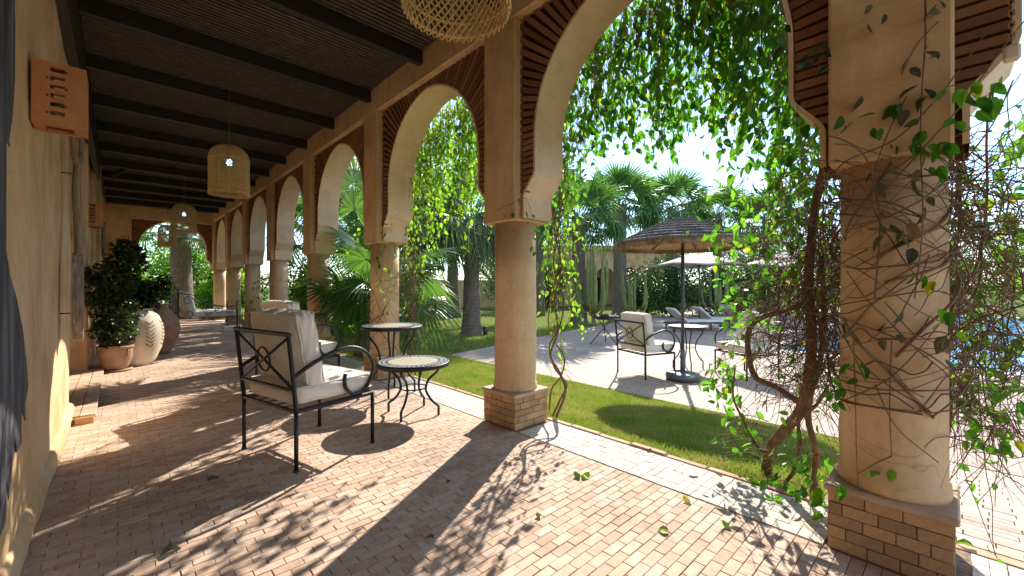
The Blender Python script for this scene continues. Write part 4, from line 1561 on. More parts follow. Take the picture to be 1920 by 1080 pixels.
for i, ((px, py), lb) in enumerate(LG):
    o = lg if i == 0 else copy_tree(lg)
    q = at_d(px, py, [14.6, 15.6, 16.8][i]); o.location = (q.x, q.y, TZ); o.rotation_euler = (0, 0, math.radians(-36))
    tag(o, lb, 'sun lounger', 'sun loungers by the hedge')

# ---- fire bowl on a tripod
q = on_floor(1133, 645, TZ)
fb = thing('fire_bowl', 'iron fire bowl on crossed tripod legs on the terrace', 'fire bowl', (q.x, q.y, TZ))
mb = MB(); mb.lathe([(.04, .655), (.18, .67), (.30, .71), (.37, .765), (.385, .77), (.37, .755), (.29, .70), (.17, .682), (.03, .675)], 32, cap=False); mb.build('bowl', M['iron'], fb)
for k in range(3):
    a = k * 2 * PI / 3 + .5
    mb = MB(); mb.tube([(.42 * math.cos(a), .42 * math.sin(a), 0), (-.36 * math.cos(a), -.36 * math.sin(a), .83)], .013, 6); mb.build('leg', M['iron'], fb)
mb = MB()
for k in range(14):
    a = RND.uniform(0, 6.28); r = RND.uniform(0, .10)
    mb.lathe([(.02, -.03), (.055, -.01), (.06, .02), (.03, .06)], 6, (r * math.cos(a), r * math.sin(a), .72 + .06 * RND.random()), smooth=False)
mb.build('coals', M['soil'], fb)

# ---- garden lights
for (px, py, d, lb) in ((910, 628, 10.9, 'small black bollard light at the foot of the palm trunk'), (1113, 606, 14.0, 'small black bollard light between the two far palm trunks')):
    q = on_floor(px, py, zg)
    root = thing('bollard_light', lb, 'garden light', (q.x, q.y, zg), 0, 'bollard lights on the lawn')
    mb = MB(); mb.lathe([(.075, 0), (.075, .24)], 14); mb.build('body', M['black_lamp'], root)
    mb = MB(); mb.lathe([(.08, .241), (.085, .25), (.05, .275)], 14); mb.build('lid', M['black_lamp'], root)

# ================================================================== plants
def rand_dirs(n):
    return norm(NP.normal(size=(n, 3)))

# ---- palms
def fan_frond(name, n=34, R=.62, pet=.6, spread=2.35, droop=.35, split=.5, seed=0, mat='palm', cup=.12):
    """one fan leaf: stalk along +x from the origin, blade at its end"""
    rr = random.Random(seed)
    mb = MB()
    sag = lambda x: -.10 * (x / max(pet, .1)) ** 2 * pet
    mb.cur = .3
    mb.tube([(pet * t, 0, sag(pet * t)) for t in (0, .25, .5, .75, 1.0)], [.016, .013, .011, .009, .007], 4)
    hub = Vector((pet, 0, sag(pet)))
    da = 2 * spread / n
    for k in range(n):
        a = -spread + (k + .5) * da
        mb.cur = .15 + .8 * rr.random()
        ln = R * (.80 + .20 * math.cos(a * .55)) * rr.uniform(.93, 1.05)
        aj = a + rr.uniform(-.02, .02)
        tip_bend = rr.uniform(.5, 1.5) * droop
        c, s = math.cos(aj), math.sin(aj)
        vs = []
        st = (.05, .30, split, .72, .90, 1.0)
        for i, t in enumerate(st):
            r = ln * t
            if t <= split: w = r * math.tan(da / 2) * 1.02
            else: w = ln * split * math.tan(da / 2) * (1 - ((t - split) / (1 - split))) ** .8 * 1.0 + .0008
            z = cup * R * math.sin(min(t, 1) * 1.7) * (abs(a) / spread) ** 2 * .6 - tip_bend * R * max(0, t - .3) ** 2 * 1.1
            z -= .10 * R * t
            fold = w * .55
            for (q, dz) in ((-1, -fold), (0, 0), (1, -fold)):
                x = r * c - q * w * s
                y = r * s + q * w * c
                vs.append((hub.x + x * (1 - .10 * tip_bend * t), hub.y + y * (1 - .10 * tip_bend * t), hub.z + z + dz))
        fs = []
        for i in range(len(st) - 1):
            b = i * 3
            fs += [(b, b + 1, b + 4, b + 3), (b + 1, b + 2, b + 5, b + 4)]
        mb.add(vs, fs)
    return mb.mesh(name, M[mat])

FR = {}
for key, kw in {'near': dict(n=36, R=.66, pet=.75, droop=.45, seed=1),
                'near2': dict(n=32, R=.62, pet=.85, droop=.9, seed=2, spread=2.2),
                'tall': dict(n=30, R=.85, pet=.85, droop=.6, seed=3),
                'tall2': dict(n=26, R=.80, pet=.95, droop=1.3, seed=4, spread=2.1),
                'grey': dict(n=34, R=.95, pet=.9, droop=1.2, seed=5, mat='palm_grey', spread=2.0),
                'grey2': dict(n=34, R=.95, pet=.7, droop=1.7, seed=6, mat='palm_grey', spread=1.9),
                'dead': dict(n=20, R=.75, pet=.5, droop=1.9, seed=7, mat='palm_dead', spread=1.3)}.items():
    FR[key] = fan_frond('frond', **kw)

def palm(loc, height, r0, r1, label, fronds, seed, group='fan palms in the garden', lean=(0, 0), name='fan_palm', frond_scale=1.0, boots=True):
    rr = random.Random(seed)
    root = thing(name, label, 'palm tree', loc, 0, group)
    if height > .05:
        mb = MB()
        n = 20
        prof = []
        m = max(10, int(height / .12))
        vs, fs = [], []
        ph = rr.uniform(0, 6)
        for i in range(m + 1):
            t = i / m
            r = r0 + (r1 - r0) * min(1, t * 1.0) + r0 * .35 * math.exp(-t * height / .35)
            if boots: r += .22 * r1 * max(0, (t - .80) / .20) 
            for k in range(n):
                a = 2 * PI * k / n
                q = r * (1 + .025 * math.sin(5 * a + i * 1.7 + ph) + .02 * ((i * 7 + k * 3) % 5) / 5)
                vs.append((q * math.cos(a) + lean[0] * t * t, q * math.sin(a) + lean[1] * t * t, height * t - .03 * (1 - t)))
        for i in range(m):
            for k in range(n):
                fs.append((i * n + k, i * n + (k + 1) % n, (i + 1) * n + (k + 1) % n, (i + 1) * n + k))
        fs.append(tuple(m * n + k for k in range(n)))
        mb.add(vs, fs, True)
        mb.build('trunk', M['palm_trunk'], root)
    for (key, cnt, e0, e1, sc) in fronds:
        for k in range(cnt):
            o = bpy.data.objects.new('frond', FR[key])
            az = 2 * PI * (k + rr.uniform(-.35, .35)) / cnt + rr.uniform(0, .4)
            t = (k * .618) % 1.0
            el = math.radians(e0 + (e1 - e0) * t + rr.uniform(-7, 7))
            o.rotation_euler = Euler((rr.uniform(-.35, .35), -el, az), 'XYZ')
            o.location = (lean[0] + r1 * .5 * math.cos(az), lean[1] + r1 * .5 * math.sin(az), max(height, .05) - .02 + rr.uniform(-.12, .08) * min(1, height))
            q = sc * frond_scale * rr.uniform(.88, 1.1)
            o.scale = (q, q, q)
            link(o, root)
    return root

# low fan palm between the third and fourth columns, its leaves reaching into the arches
def placed_frond(root, base, hub_px, hub_py, hub_x, key, sc, roll=0.0, petlen=None):
    """a frond from the palm's base to a hub in the arch opening"""
    hub = at_x(hub_px, hub_py, hub_x)
    d = hub - base
    o = bpy.data.objects.new('frond', FR[key])
    pl = {'near': .75, 'near2': .85}[key]
    az = math.atan2(d.y, d.x); el = math.asin(max(-1, min(1, d.z / d.length)))
    o.rotation_euler = (Matrix.Rotation(az, 3, 'Z') @ Matrix.Rotation(-el, 3, 'Y') @ Matrix.Rotation(roll, 3, 'X')).to_euler()
    o.location = hub - d.normalized() * pl * sc - Vector(root.location)
    o.scale = (sc, sc, sc)
    return link(o, root)
LP = Vector((3.45, 7.75, ground_z(3.45)))
lowp = palm(LP, .60, .19, .16, 'low fan palm pushing its leaves through the arches behind the tall table', [('near', 8, 50, 85, 1.05), ('near2', 6, 20, 50, 1.0)], 5)
def aimed_frond(px, py, X, d, key, sc, roll):
    hub = at_x(px, py, X)
    d = Vector(d).normalized()
    o = bpy.data.objects.new('frond', FR[key])
    az = math.atan2(d.y, d.x); el = math.asin(d.z)
    o.rotation_euler = (Matrix.Rotation(az, 3, 'Z') @ Matrix.Rotation(-el, 3, 'Y') @ Matrix.Rotation(roll, 3, 'X')).to_euler()
    o.location = hub - d * {'near': .75, 'near2': .85}[key] * sc - LP
    o.scale = (sc, sc, sc)
    link(o, lowp)
for f in ((765, 500, 3.5, (.15, -1, .05), 'near', 1.15, .5), (755, 545, 3.4, (.1, -1, -.05), 'near', 1.15, -.35), (795, 560, 3.45, (.15, -1, -.25), 'near2', 1.1, .4), (780, 470, 3.7, (.3, -1, .4), 'near', 1.1, .2),
          (760, 600, 3.5, (.2, -1, -.4), 'near2', 1.0, -.1), (740, 520, 3.8, (.5, -.9, .1), 'near', 1.1, .7), (800, 520, 3.9, (.4, -1, .0), 'near', 1.1, -.6),
          (690, 480, 3.2, (-.8, .25, .3), 'near', 1.05, .5), (685, 520, 3.15, (-.85, .2, .05), 'near', 1.05, -.3), (680, 560, 3.1, (-.9, .15, -.15), 'near2', 1.05, .3), (655, 560, 3.05, (-.9, .5, -.1), 'near', 1.0, .9),
          (670, 450, 3.3, (-.5, .3, .7), 'near', 1.0, -.2), (630, 400, 3.2, (-.35, .5, .85), 'near', .95, 1.1), (690, 590, 3.2, (-.7, -.2, -.5), 'near2', 1.0, 0), (640, 600, 3.2, (-.5, .6, -.4), 'near2', 1.0, .5),
          (665, 340, 3.6, (.1, .2, 1), 'near', 1.15, .3), (660, 390, 3.7, (.2, -.2, .9), 'near', 1.2, 1.3), (690, 540, 3.5, (-.3, -.4, .6), 'near', 1.0, .3)):
    aimed_frond(*f)

# tall garden palms
def gpos(px, py):
    return on_floor(px, py, zg)
q = gpos(884, 627)
palm((q.x, q.y, zg), 3.75, .29, .21, 'grey-leaved fan palm seen in the second arch, left of the bare column', [('grey', 14, 15, 80, 1.25), ('grey2', 22, -35, 20, 1.25), ('dead', 6, -70, -50, .7)], 7)
q = gpos(1085, 608)
palm((q.x, q.y, zg), 4.5, .31, .24, 'palm with a thick ringed trunk left of the fire bowl', [('tall', 14, 20, 85, 1.3), ('tall2', 16, -25, 25, 1.3), ('dead', 6, -70, -45, .8)], 9)
q = gpos(1162, 592)
palm((q.x, q.y, zg), 5.9, .36, .30, 'tall bright green palm behind the fire bowl', [('tall', 16, 20, 85, 1.6), ('tall2', 16, -20, 25, 1.55), ('dead', 7, -70, -45, 1.0)], 12)
q = at_d(1262, 600, 25)
palm((q.x, q.y, zg), 6.2, .32, .26, 'palm crown rising behind the thatched parasol', [('tall', 14, 20, 80, 1.7), ('tall2', 16, -30, 25, 1.6)], 14)
q = at_d(1345, 600, 28)
palm((q.x, q.y, zg), 6.4, .32, .26, 'palm crown right of the thatched parasol top', [('tall', 14, 20, 80, 1.6), ('tall2', 14, -30, 25, 1.5)], 16)
q = at_d(1010, 600, 22)
palm((q.x, q.y, zg), 6.6, .30, .24, 'palm behind the bare column, seen at the left of the big arch', [('tall', 12, 20, 80, 1.5), ('tall2', 14, -30, 25, 1.4)], 18)
q = at_d(1440, 600, 24)
palm((q.x, q.y, zg), 5.4, .30, .24, 'palm behind the vine at the right of the big arch', [('tall', 12, 20, 80, 1.5), ('tall2', 12, -30, 25, 1.4)], 19)
# stout palm beyond the end arch
palm((1.80, 21.2, -.035), 3.45, .40, .31, 'stout palm trunk standing in the end arch', [('tall', 9, 15, 60, 1.3), ('tall', 7, -25, 5, 1.0), ('dead', 4, -70, -50, .5)], 21, lean=(-.05, 0))
palm((4.6, 13.5, ground_z(4.6)), 3.4, .2, .16, 'slender palm in the garden beyond the fifth arch', [('tall', 12, 10, 80, 1.0), ('tall2', 12, -35, 20, 1.0)], 23)

# ---- leafy bushes and trees
def bush(name, label, loc, rad, n_leaf, lsize, mat, seed, cat='shrub', clumps=14, trunk=0.0, group=None, hole=.0, tmpl=LEAF_LO, stems=7, up=.2):
    """crown of leaf clumps spread through an ellipsoid; trunk = bare height below"""
    g = np.random.default_rng(seed)
    rr = random.Random(seed)
    root = thing(name, label, cat, loc, 0, group)
    rad = np.array(rad, float)
    cz = trunk + rad[2] * .92
    c = norm(g.normal(size=(clumps, 3))) * (g.random((clumps, 1)) ** .45) * .80
    cc = c * rad + [0, 0, cz]
    wts = .35 + g.random(clumps); wts /= wts.sum()
    which = g.choice(clumps, n_leaf, p=wts)
    cr = (.28 + .26 * g.random(clumps))
    P = cc[which] + norm(g.normal(size=(n_leaf, 3))) * (g.random((n_leaf, 1)) ** .5) * cr[which][:, None] * rad
    keep = P[:, 2] > .02
    P = P[keep]; which = which[keep]; m = len(P)
    outd = norm((P - [0, 0, cz]) / rad)
    D = outd * .5 + g.normal(0, .6, (m, 3)) + [0, 0, -.15]
    Nn = outd * .4 + g.normal(0, .6, (m, 3)) + [0, 0, .6 + up]
    L = lsize * (.7 + .6 * g.random(m)); W = L * (.42 + .12 * g.random(m))
    crn = leaf_obj('crown', P, D, Nn, L, W, tmpl, M[mat], root, 'stuff', np.clip(g.normal(.45, .25, m), 0, .999))
    mb = MB()
    base_r = max(.02, .035 * (cz + rad[2])) 
    if trunk > .3:
        mb.tube(catmull([(0, 0, -.05), (rr.uniform(-.06, .06), rr.uniform(-.06, .06), trunk * .5), (rr.uniform(-.1, .1), rr.uniform(-.1, .1), trunk + .1)], 5), [base_r * (1.25 - .06 * i) for i in range(11)], 8)
        tr = mb.build('trunk', M['bark'], root)
    mb = MB()
    for k in range(min(stems, clumps)):
        e = Vector(cc[k])
        s0 = Vector((rr.uniform(-.05, .05), rr.uniform(-.05, .05), trunk - .02 if trunk > .3 else -.03))
        mid = s0.lerp(e, .5) + Vector((rr.uniform(-.1, .1) * rad[0], rr.uniform(-.1, .1) * rad[1], .1 * rad[2]))
        pa = catmull([s0, mid, e], 5)
        mb.tube(pa, [base_r * .6 * (1 - .075 * i) for i in range(len(pa))], 5)
    mb.build('limb', M['bark'], root)
    return root

def at_ground(px, d, z=None):
    p = at_d(px, 600, d)
    p.z = ground_z(p.x) if z is None else z
    return p
# hedge of shrubs behind the terrace, each its own bush
HB = [(960, 26, (2.4, 2.2, 2.3), 'leaf_mid', 'dense dark shrub behind the bare column, at the back of the lawn'),
      (1030, 30, (2.4, 2.2, 2.2), 'leaf_mid', 'shrub right of the bare column, in front of the far building'),
      (1215, 24, (1.9, 1.7, 1.55), 'leaf_dark', 'dark rounded shrub right of the tall bright palm trunk'),
      (1262, 21.5, (1.8, 1.8, 1.7), 'leaf_mid', 'shrub directly behind the thatched parasol pole'),
      (1318, 22.5, (2.0, 1.9, 1.8), 'leaf_dark', 'dark shrub behind the pole of the canvas parasol'),
      (1380, 22.5, (1.8, 1.8, 1.8), 'leaf_mid', 'shrub behind the rightmost lounger'),
      (1440, 23.5, (2.0, 1.8, 2.0), 'leaf_mid', 'shrub behind the half hidden canvas parasol'),
      (1510, 25, (2.3, 2.0, 2.3), 'leaf_mid', 'broad shrub at the far side of the pool, left of the vine column'),
      (1590, 28, (2.8, 2.3, 2.6), 'leaf_mid', 'broad shrub across the pool, hidden behind the vine column'),
      (1690, 33, (3.2, 2.6, 3.0), 'leaf_mid', 'far shrub across the pool behind the vine column'),
      (1790, 36, (3.4, 3.0, 3.2), 'leaf_tree', 'far shrub across the pool at the right of the vine column'),
      (1880, 38, (3.6, 3.2, 3.4), 'leaf_mid', 'far shrub across the pool at the right picture edge')]
for i, (px, d, rad, mt, lb) in enumerate(HB):
    p = at_ground(px, d)
    bush('shrub', lb, p, rad, 5200, .15, mt, 100 + i, clumps=22, group='shrubs round the terrace')
# trees further back
TB = [(690, 19, (2.8, 2.8, 3.2), 2.0, 'leaf_lime', 'bright green tree beyond the third arch'),
      (850, 21, (3.4, 3.2, 3.4), 3.0, 'leaf_lime', 'bright green tree behind the grey palm in the second arch'),
      (775, 15, (1.9, 1.9, 2.2), 2.2, 'leaf_lime', 'small bright tree at the left of the second arch'),
      (930, 34, (3.8, 3.4, 3.2), 1.6, 'leaf_tree', 'tree behind the bare column at the back of the garden'),
      (1060, 40, (4.0, 3.6, 3.0), 1.8, 'leaf_tree', 'tree behind the far arched building'),
      (1240, 36, (4.2, 3.6, 2.7), 1.6, 'leaf_tree', 'dark tree behind the palms over the thatched parasol'),
      (1400, 36, (4.2, 3.6, 2.6), 1.5, 'leaf_tree', 'tree behind the hedge right of the thatched parasol'),
      (1560, 44, (5.0, 4.0, 3.4), 1.6, 'leaf_tree', 'tall tree far behind the vine tangle'),
      (1740, 48, (5.5, 4.4, 4.2), 1.8, 'leaf_tree', 'tall tree far across the pool'),
      (1900, 46, (5.5, 4.4, 4.0), 1.8, 'leaf_tree', 'tall tree across the pool at the right picture edge')]
for i, (px, d, rad, tr, mt, lb) in enumerate(TB):
    p = at_ground(px, d)
    bush('garden_tree', lb, p, rad, 6500, .19, mt, 200 + i, 'tree', clumps=26, trunk=tr, group='trees round the garden')
# plants seen through the left arches
LB = [((4.9, 9.4), (.9, .9, 1.1), 'leaf_lime', 'lime green shrub outside the fourth arch'),
      ((5.2, 11.8), (1.1, 1.0, 1.3), 'leaf_mid', 'green shrub outside the fifth arch'),
      ((4.6, 14.4), (1.0, 1.0, 1.2), 'leaf_lime', 'lime green shrub outside the sixth arch'),
      ((4.8, 17.0), (1.1, 1.1, 1.4), 'leaf_mid', 'green shrub outside the last side arch'),
      ((6.6, 13.6), (1.8, 1.8, 2.2), 'leaf_lime', 'large bright shrub on the lawn beyond the arcade'),
      ((0.3, 22.6), (.9, .9, 1.0), 'leaf_lime', 'lime green shrub left of the palm trunk in the end arch'),
      ((3.5, 22.8), (1.1, 1.0, 1.15), 'leaf_lime', 'bright leafy shrub right of the palm trunk in the end arch'),
      ((-0.8, 24.8), (1.8, 1.5, 2.6), 'leaf_lime', 'tall bright shrub at the far left in the end arch'),
      ((2.2, 26.6), (2.2, 1.8, 2.8), 'leaf_lime', 'tall bright thicket straight behind the palm in the end arch'),
      ((4.6, 27.6), (1.8, 1.8, 1.7), 'leaf_mid', 'dark green thicket at the right in the end arch')]
for i, ((x, y), rad, mt, lb) in enumerate(LB):
    bush('shrub', lb, (x, y, ground_z(x)), rad, 8000 if y > 20 else 4200, .17 if y > 20 else .13, mt, 300 + i, clumps=18, group='shrubs beyond the arcade')

# ---- cacti
def cactus(label, loc, hts, seed, spread=.5):
    rr = random.Random(seed)
    root = thing('cactus', label, 'cactus', loc, 0, 'tall cacti behind the terrace')
    for k, hgt in enumerate(hts):
        a = 2 * PI * k / len(hts) + rr.uniform(-.4, .4)
        r = spread * rr.uniform(.5, 1.0) if k else 0
        pts = catmull([(0, 0, -.02 if k == 0 else hgt * .18), (r * .8 * math.cos(a), r * .8 * math.sin(a), hgt * .30), (r * math.cos(a), r * math.sin(a), hgt * .55), (r * 1.05 * math.cos(a), r * 1.05 * math.sin(a), hgt)], 6)
        mb = MB()
        n = 14
        P = pts
        vs, fs = [], []
        for i, p in enumerate(P):
            rad = .062 * (1 if i < len(P) - 2 else .65 if i == len(P) - 2 else .15)
            for q in range(n):
                w = rad * (1 if q % 2 else .72)
                vs.append((p.x + w * math.cos(2 * PI * q / n), p.y + w * math.sin(2 * PI * q / n), p.z))
        for i in range(len(P) - 1):
            for q in range(n):
                fs.append((i * n + q, i * n + (q + 1) % n, (i + 1) * n + (q + 1) % n, (i + 1) * n + q))
        fs.append(tuple((len(P) - 1) * n + q for q in range(n)))
        mb.add(vs, fs)
        mb.build('stem', M['cactus'], root)
for (px, d, hts, sd, lb) in ((1112, 17, (3.3, 2.6, 2.8, 2.2, 3.2, 2.4, 3.4, 2.0, 2.9, 2.5, 3.1, 1.8, 2.3, 3.0, 2.7, 3.2), 1, 'tall branching candelabra cactus between the two palm trunks'),
                             (1190, 20, (2.2, 1.9, 2.4, 1.6, 1.8, 2.1, 1.4), 2, 'cactus group at the right of the tall bright palm trunk'),
                             (1345, 20.5, (2.6, 2.2, 2.4, 2.0, 2.7, 1.8, 2.3, 2.5), 4, 'curved cactus group under the beige canvas parasol')):
    p = at_ground(px, d)
    cactus(lb, p, hts, sd, .75)

# ---- far building with arches
q = at_ground(1110, 33)
fb_ = thing('garden_pavilion', 'far ochre building with a row of arches behind the palms', 'building', q, -TH + .10)
def arch_wall(mb, x0, x1, z0, z1, aw, ah, n, th):
    pitch = (x1 - x0) / n
    for k in range(n):
        c = x0 + (k + .5) * pitch
        cu = [(c - aw, z0)] + [(c + aw * math.cos(PI - PI * i / 14), ah + aw * math.sin(PI - PI * i / 14)) for i in range(15)] + [(c + aw, z0)]
        ou = [(c - pitch / 2, z0)] + [(c - pitch / 2 + pitch * i / 14, z1) for i in range(15)] + [(c + pitch / 2, z0)]
        m = len(cu)
        vs = [(x, -th / 2, z) for x, z in cu] + [(x, -th / 2, z) for x, z in ou] + [(x, th / 2, z) for x, z in cu] + [(x, th / 2, z) for x, z in ou]
        fs = []
        for i in range(m - 1):
            fs += [(i, m + i, m + i + 1, i + 1), (2 * m + i, 2 * m + i + 1, 3 * m + i + 1, 3 * m + i), (i, i + 1, 2 * m + i + 1, 2 * m + i)]
        mb.add(vs, fs)
mb = MB(); arch_wall(mb, -6, 6, 0, 4.4, .72, 2.3, 6, .4); mb.build('arcade', M['plaster'], fb_)
mb = MB(); mb.bevbox((-6.2, -.35, 4.4), (6.2, 2.6, 4.75), .03); mb.build('parapet', M['plaster'], fb_)
mb = MB(); mb.box((-6, 2.3, 0), (6, 2.6, 4.4)); mb.build('back_wall', M['plaster'], fb_)
for k in range(6):
    mb = MB(); mb.bevbox((-6 + k * 2 + .5, 2.22, 0), (-6 + k * 2 + 1.5, 2.298, 2.3), .02); mb.build('door', M['black_wood'], fb_)
# garden wall at the end of the lawn seen beside the bare column
q = at_ground(915, 30)
mb = MB(); mb.bevbox((-9, -.15, 0), (9, .15, 2.0), .03)
o = mb.build('garden_wall', M['plaster']); o.location = q; o.rotation_euler = (0, 0, -TH + .35)
tag(o, 'low ochre garden wall at the back of the lawn', 'wall')

# ---- pots
def pot(name, label, loc, prof, mat, n=40, extra=None, group='clay pots along the house wall'):
    root = thing(name, label, 'pot', loc, 0, group)
    mb = MB(); mb.lathe(prof, n, jit=lambda a, z: .008 * math.sin(2 * a + z * 5)); b = mb.build('pot_body', M[mat], root)
    rt, zt = prof[-1]
    mb = MB(); mb.lathe([(rt - .03, zt - .02), (rt + .012, zt - .012), (rt + .018, zt + .008), (rt + .005, zt + .022), (rt - .03, zt + .018)], n); mb.build('rim', M[mat], root)
    mb = MB(); mb.lathe([(rt - .032, zt - .03), (rt - .032, zt + .002)], n); mb.build('soil', M['soil'], root)
    return root
pp = on_floor(217, 695)
pot1 = pot('clay_pot', 'brown terracotta pot in front, holding the tall dark plant', pp, [(.11, .02), (.145, .06), (.18, .15), (.195, .25), (.192, .33), (.197, .36)], 'terracotta_dark')
mb = MB(); mb.lathe([(.17, 0), (.20, .012), (.195, .028), (.14, .025)], 36); mb.build('saucer', M['terracotta_dark'], pot1)
mb = MB()
ring_c = Vector((.262, -.04, .27))
mb.tube([(  .197 * math.cos(-.75 + .08 * math.cos(a * PI / 8)) ,   .197 * math.sin(-.75 + .16 * math.cos(a * PI / 8)), .28 + .035 * math.sin(a * PI / 8)) for a in range(16)], .010, 6, closed=True)
mb.build('handle', M['terracotta_dark'], pot1)
pw = on_floor(250, 684)
urn = pot('clay_urn', 'big limewashed urn with incised leaf chevrons', pw, [(.20, 0), (.24, .08), (.30, .25), (.325, .42), (.315, .58), (.27, .72), (.20, .80), (.19, .82)], 'urn_white')
urn.scale = (1.2, 1.2, 1.1)
def urn_r(z):
    P = [(.20, 0), (.24, .08), (.30, .25), (.325, .42), (.315, .58), (.27, .72), (.20, .80)]
    for (r0, z0), (r1, z1) in zip(P, P[1:]):
        if z <= z1: return r0 + (r1 - r0) * (z - z0) / (z1 - z0)
    return .2
for k in range(9):
    a0 = -2.4 + k * 2 * PI / 9
    mb = MB()
    for i in range(7):
        z = .28 + i * .055
        for s in (-1, 1):
            pts = []
            for t in (0, .5, 1):
                aa = a0 + s * t * .20
                zz = z + t * .055
                pts.append((( urn_r(zz) + .0015) * math.cos(aa), (urn_r(zz) + .0015) * math.sin(aa), zz))
            mb.tube(pts, [.004, .006, .003], 4)
    mb.build('chevron_band', M['urn_mark'], urn)
pw2 = on_floor(296, 663)
urn2 = pot('clay_urn', 'brown cracked clay urn, farthest of the three pots', pw2, [(.17, 0), (.21, .08), (.31, .30), (.34, .48), (.31, .66), (.22, .80), (.17, .85), (.17, .93)], 'terracotta_dark')

def pot_plant(label, loc, blobs, n, seed, lsize=.065, mat='leaf_dark'):
    g = np.random.default_rng(seed); rr = random.Random(seed)
    root = thing('potted_shrub', label, 'plant', loc, 0, 'plants in the clay pots')
    P = []
    per = n // len(blobs)
    mb = MB()
    for (x, y, z, r, w) in blobs:
        k = int(per * w)
        P.append(np.array([x, y, z]) + norm(g.normal(size=(k, 3))) * (g.random((k, 1)) ** .45) * np.array([r, r, r * 1.05]))
        pa = catmull([(0, 0, 0), (x * .4 + rr.uniform(-.03, .03), y * .4 + rr.uniform(-.03, .03), z * .5), (x, y, z)], 6)
        mb.tube(pa, [.016 - .0009 * i for i in range(len(pa))], 6)
        for q in range(6):
            e = np.array([x, y, z]) + norm(g.normal(size=3)) * r * .85
            mb.tube([(x * .8, y * .8, z * .85), tuple(e)], [.006, .003], 4)
    P = np.concatenate(P); m = len(P)
    L = lsize * (.65 + .7 * g.random(m))
    leaf_obj('foliage', P, g.normal(0, 1, (m, 3)) + [0, 0, -.1], g.normal(0, .7, (m, 3)) + [0, 0, .8], L, L * .62, LEAF_OV, M[mat], root)
    mb.build('stem', M['bark'], root)
    return root
pot_plant('tall dark-leaved plant growing from the brown terracotta pot', (pp.x, pp.y, .345), [(-.02, 0, .25, .27, 1.2), (.0, .05, .55, .30, 1.4), (-.10, -.02, .80, .26, 1), (.02, .0, 1.05, .28, 1.2), (.12, .05, 1.28, .25, 1.0), (-.26, 0, 1.12, .15, .4), (.10, 0, 1.52, .17, .6), (.22, 0, 1.42, .16, .5)], 3600, 5)
pot_plant('dark bushy plant spilling out of the limewashed urn', (pw.x, pw.y, .90), [(.0, 0, .12, .30, 1.4), (.22, .05, .20, .24, 1), (-.2, 0, .18, .26, 1), (.34, .05, .38, .20, .8), (-.05, .1, .34, .24, 1)], 2400, 6)

# ================================================================== vines
def make_leaf_unit(mat, wid=.60):
    T, Fc = LEAF_OV
    me = bpy.data.meshes.new('leaf')
    V = T.copy(); V[:, 1] *= wid
    me.from_pydata([tuple(v) for v in V], [], [tuple(f) for f in Fc])
    me.materials.append(M[mat]); me.update()
    return me
UNIT = {k: make_leaf_unit(k) for k in ('leaf_vine', 'leaf_lime', 'leaf_dry', 'leaf_dark')}

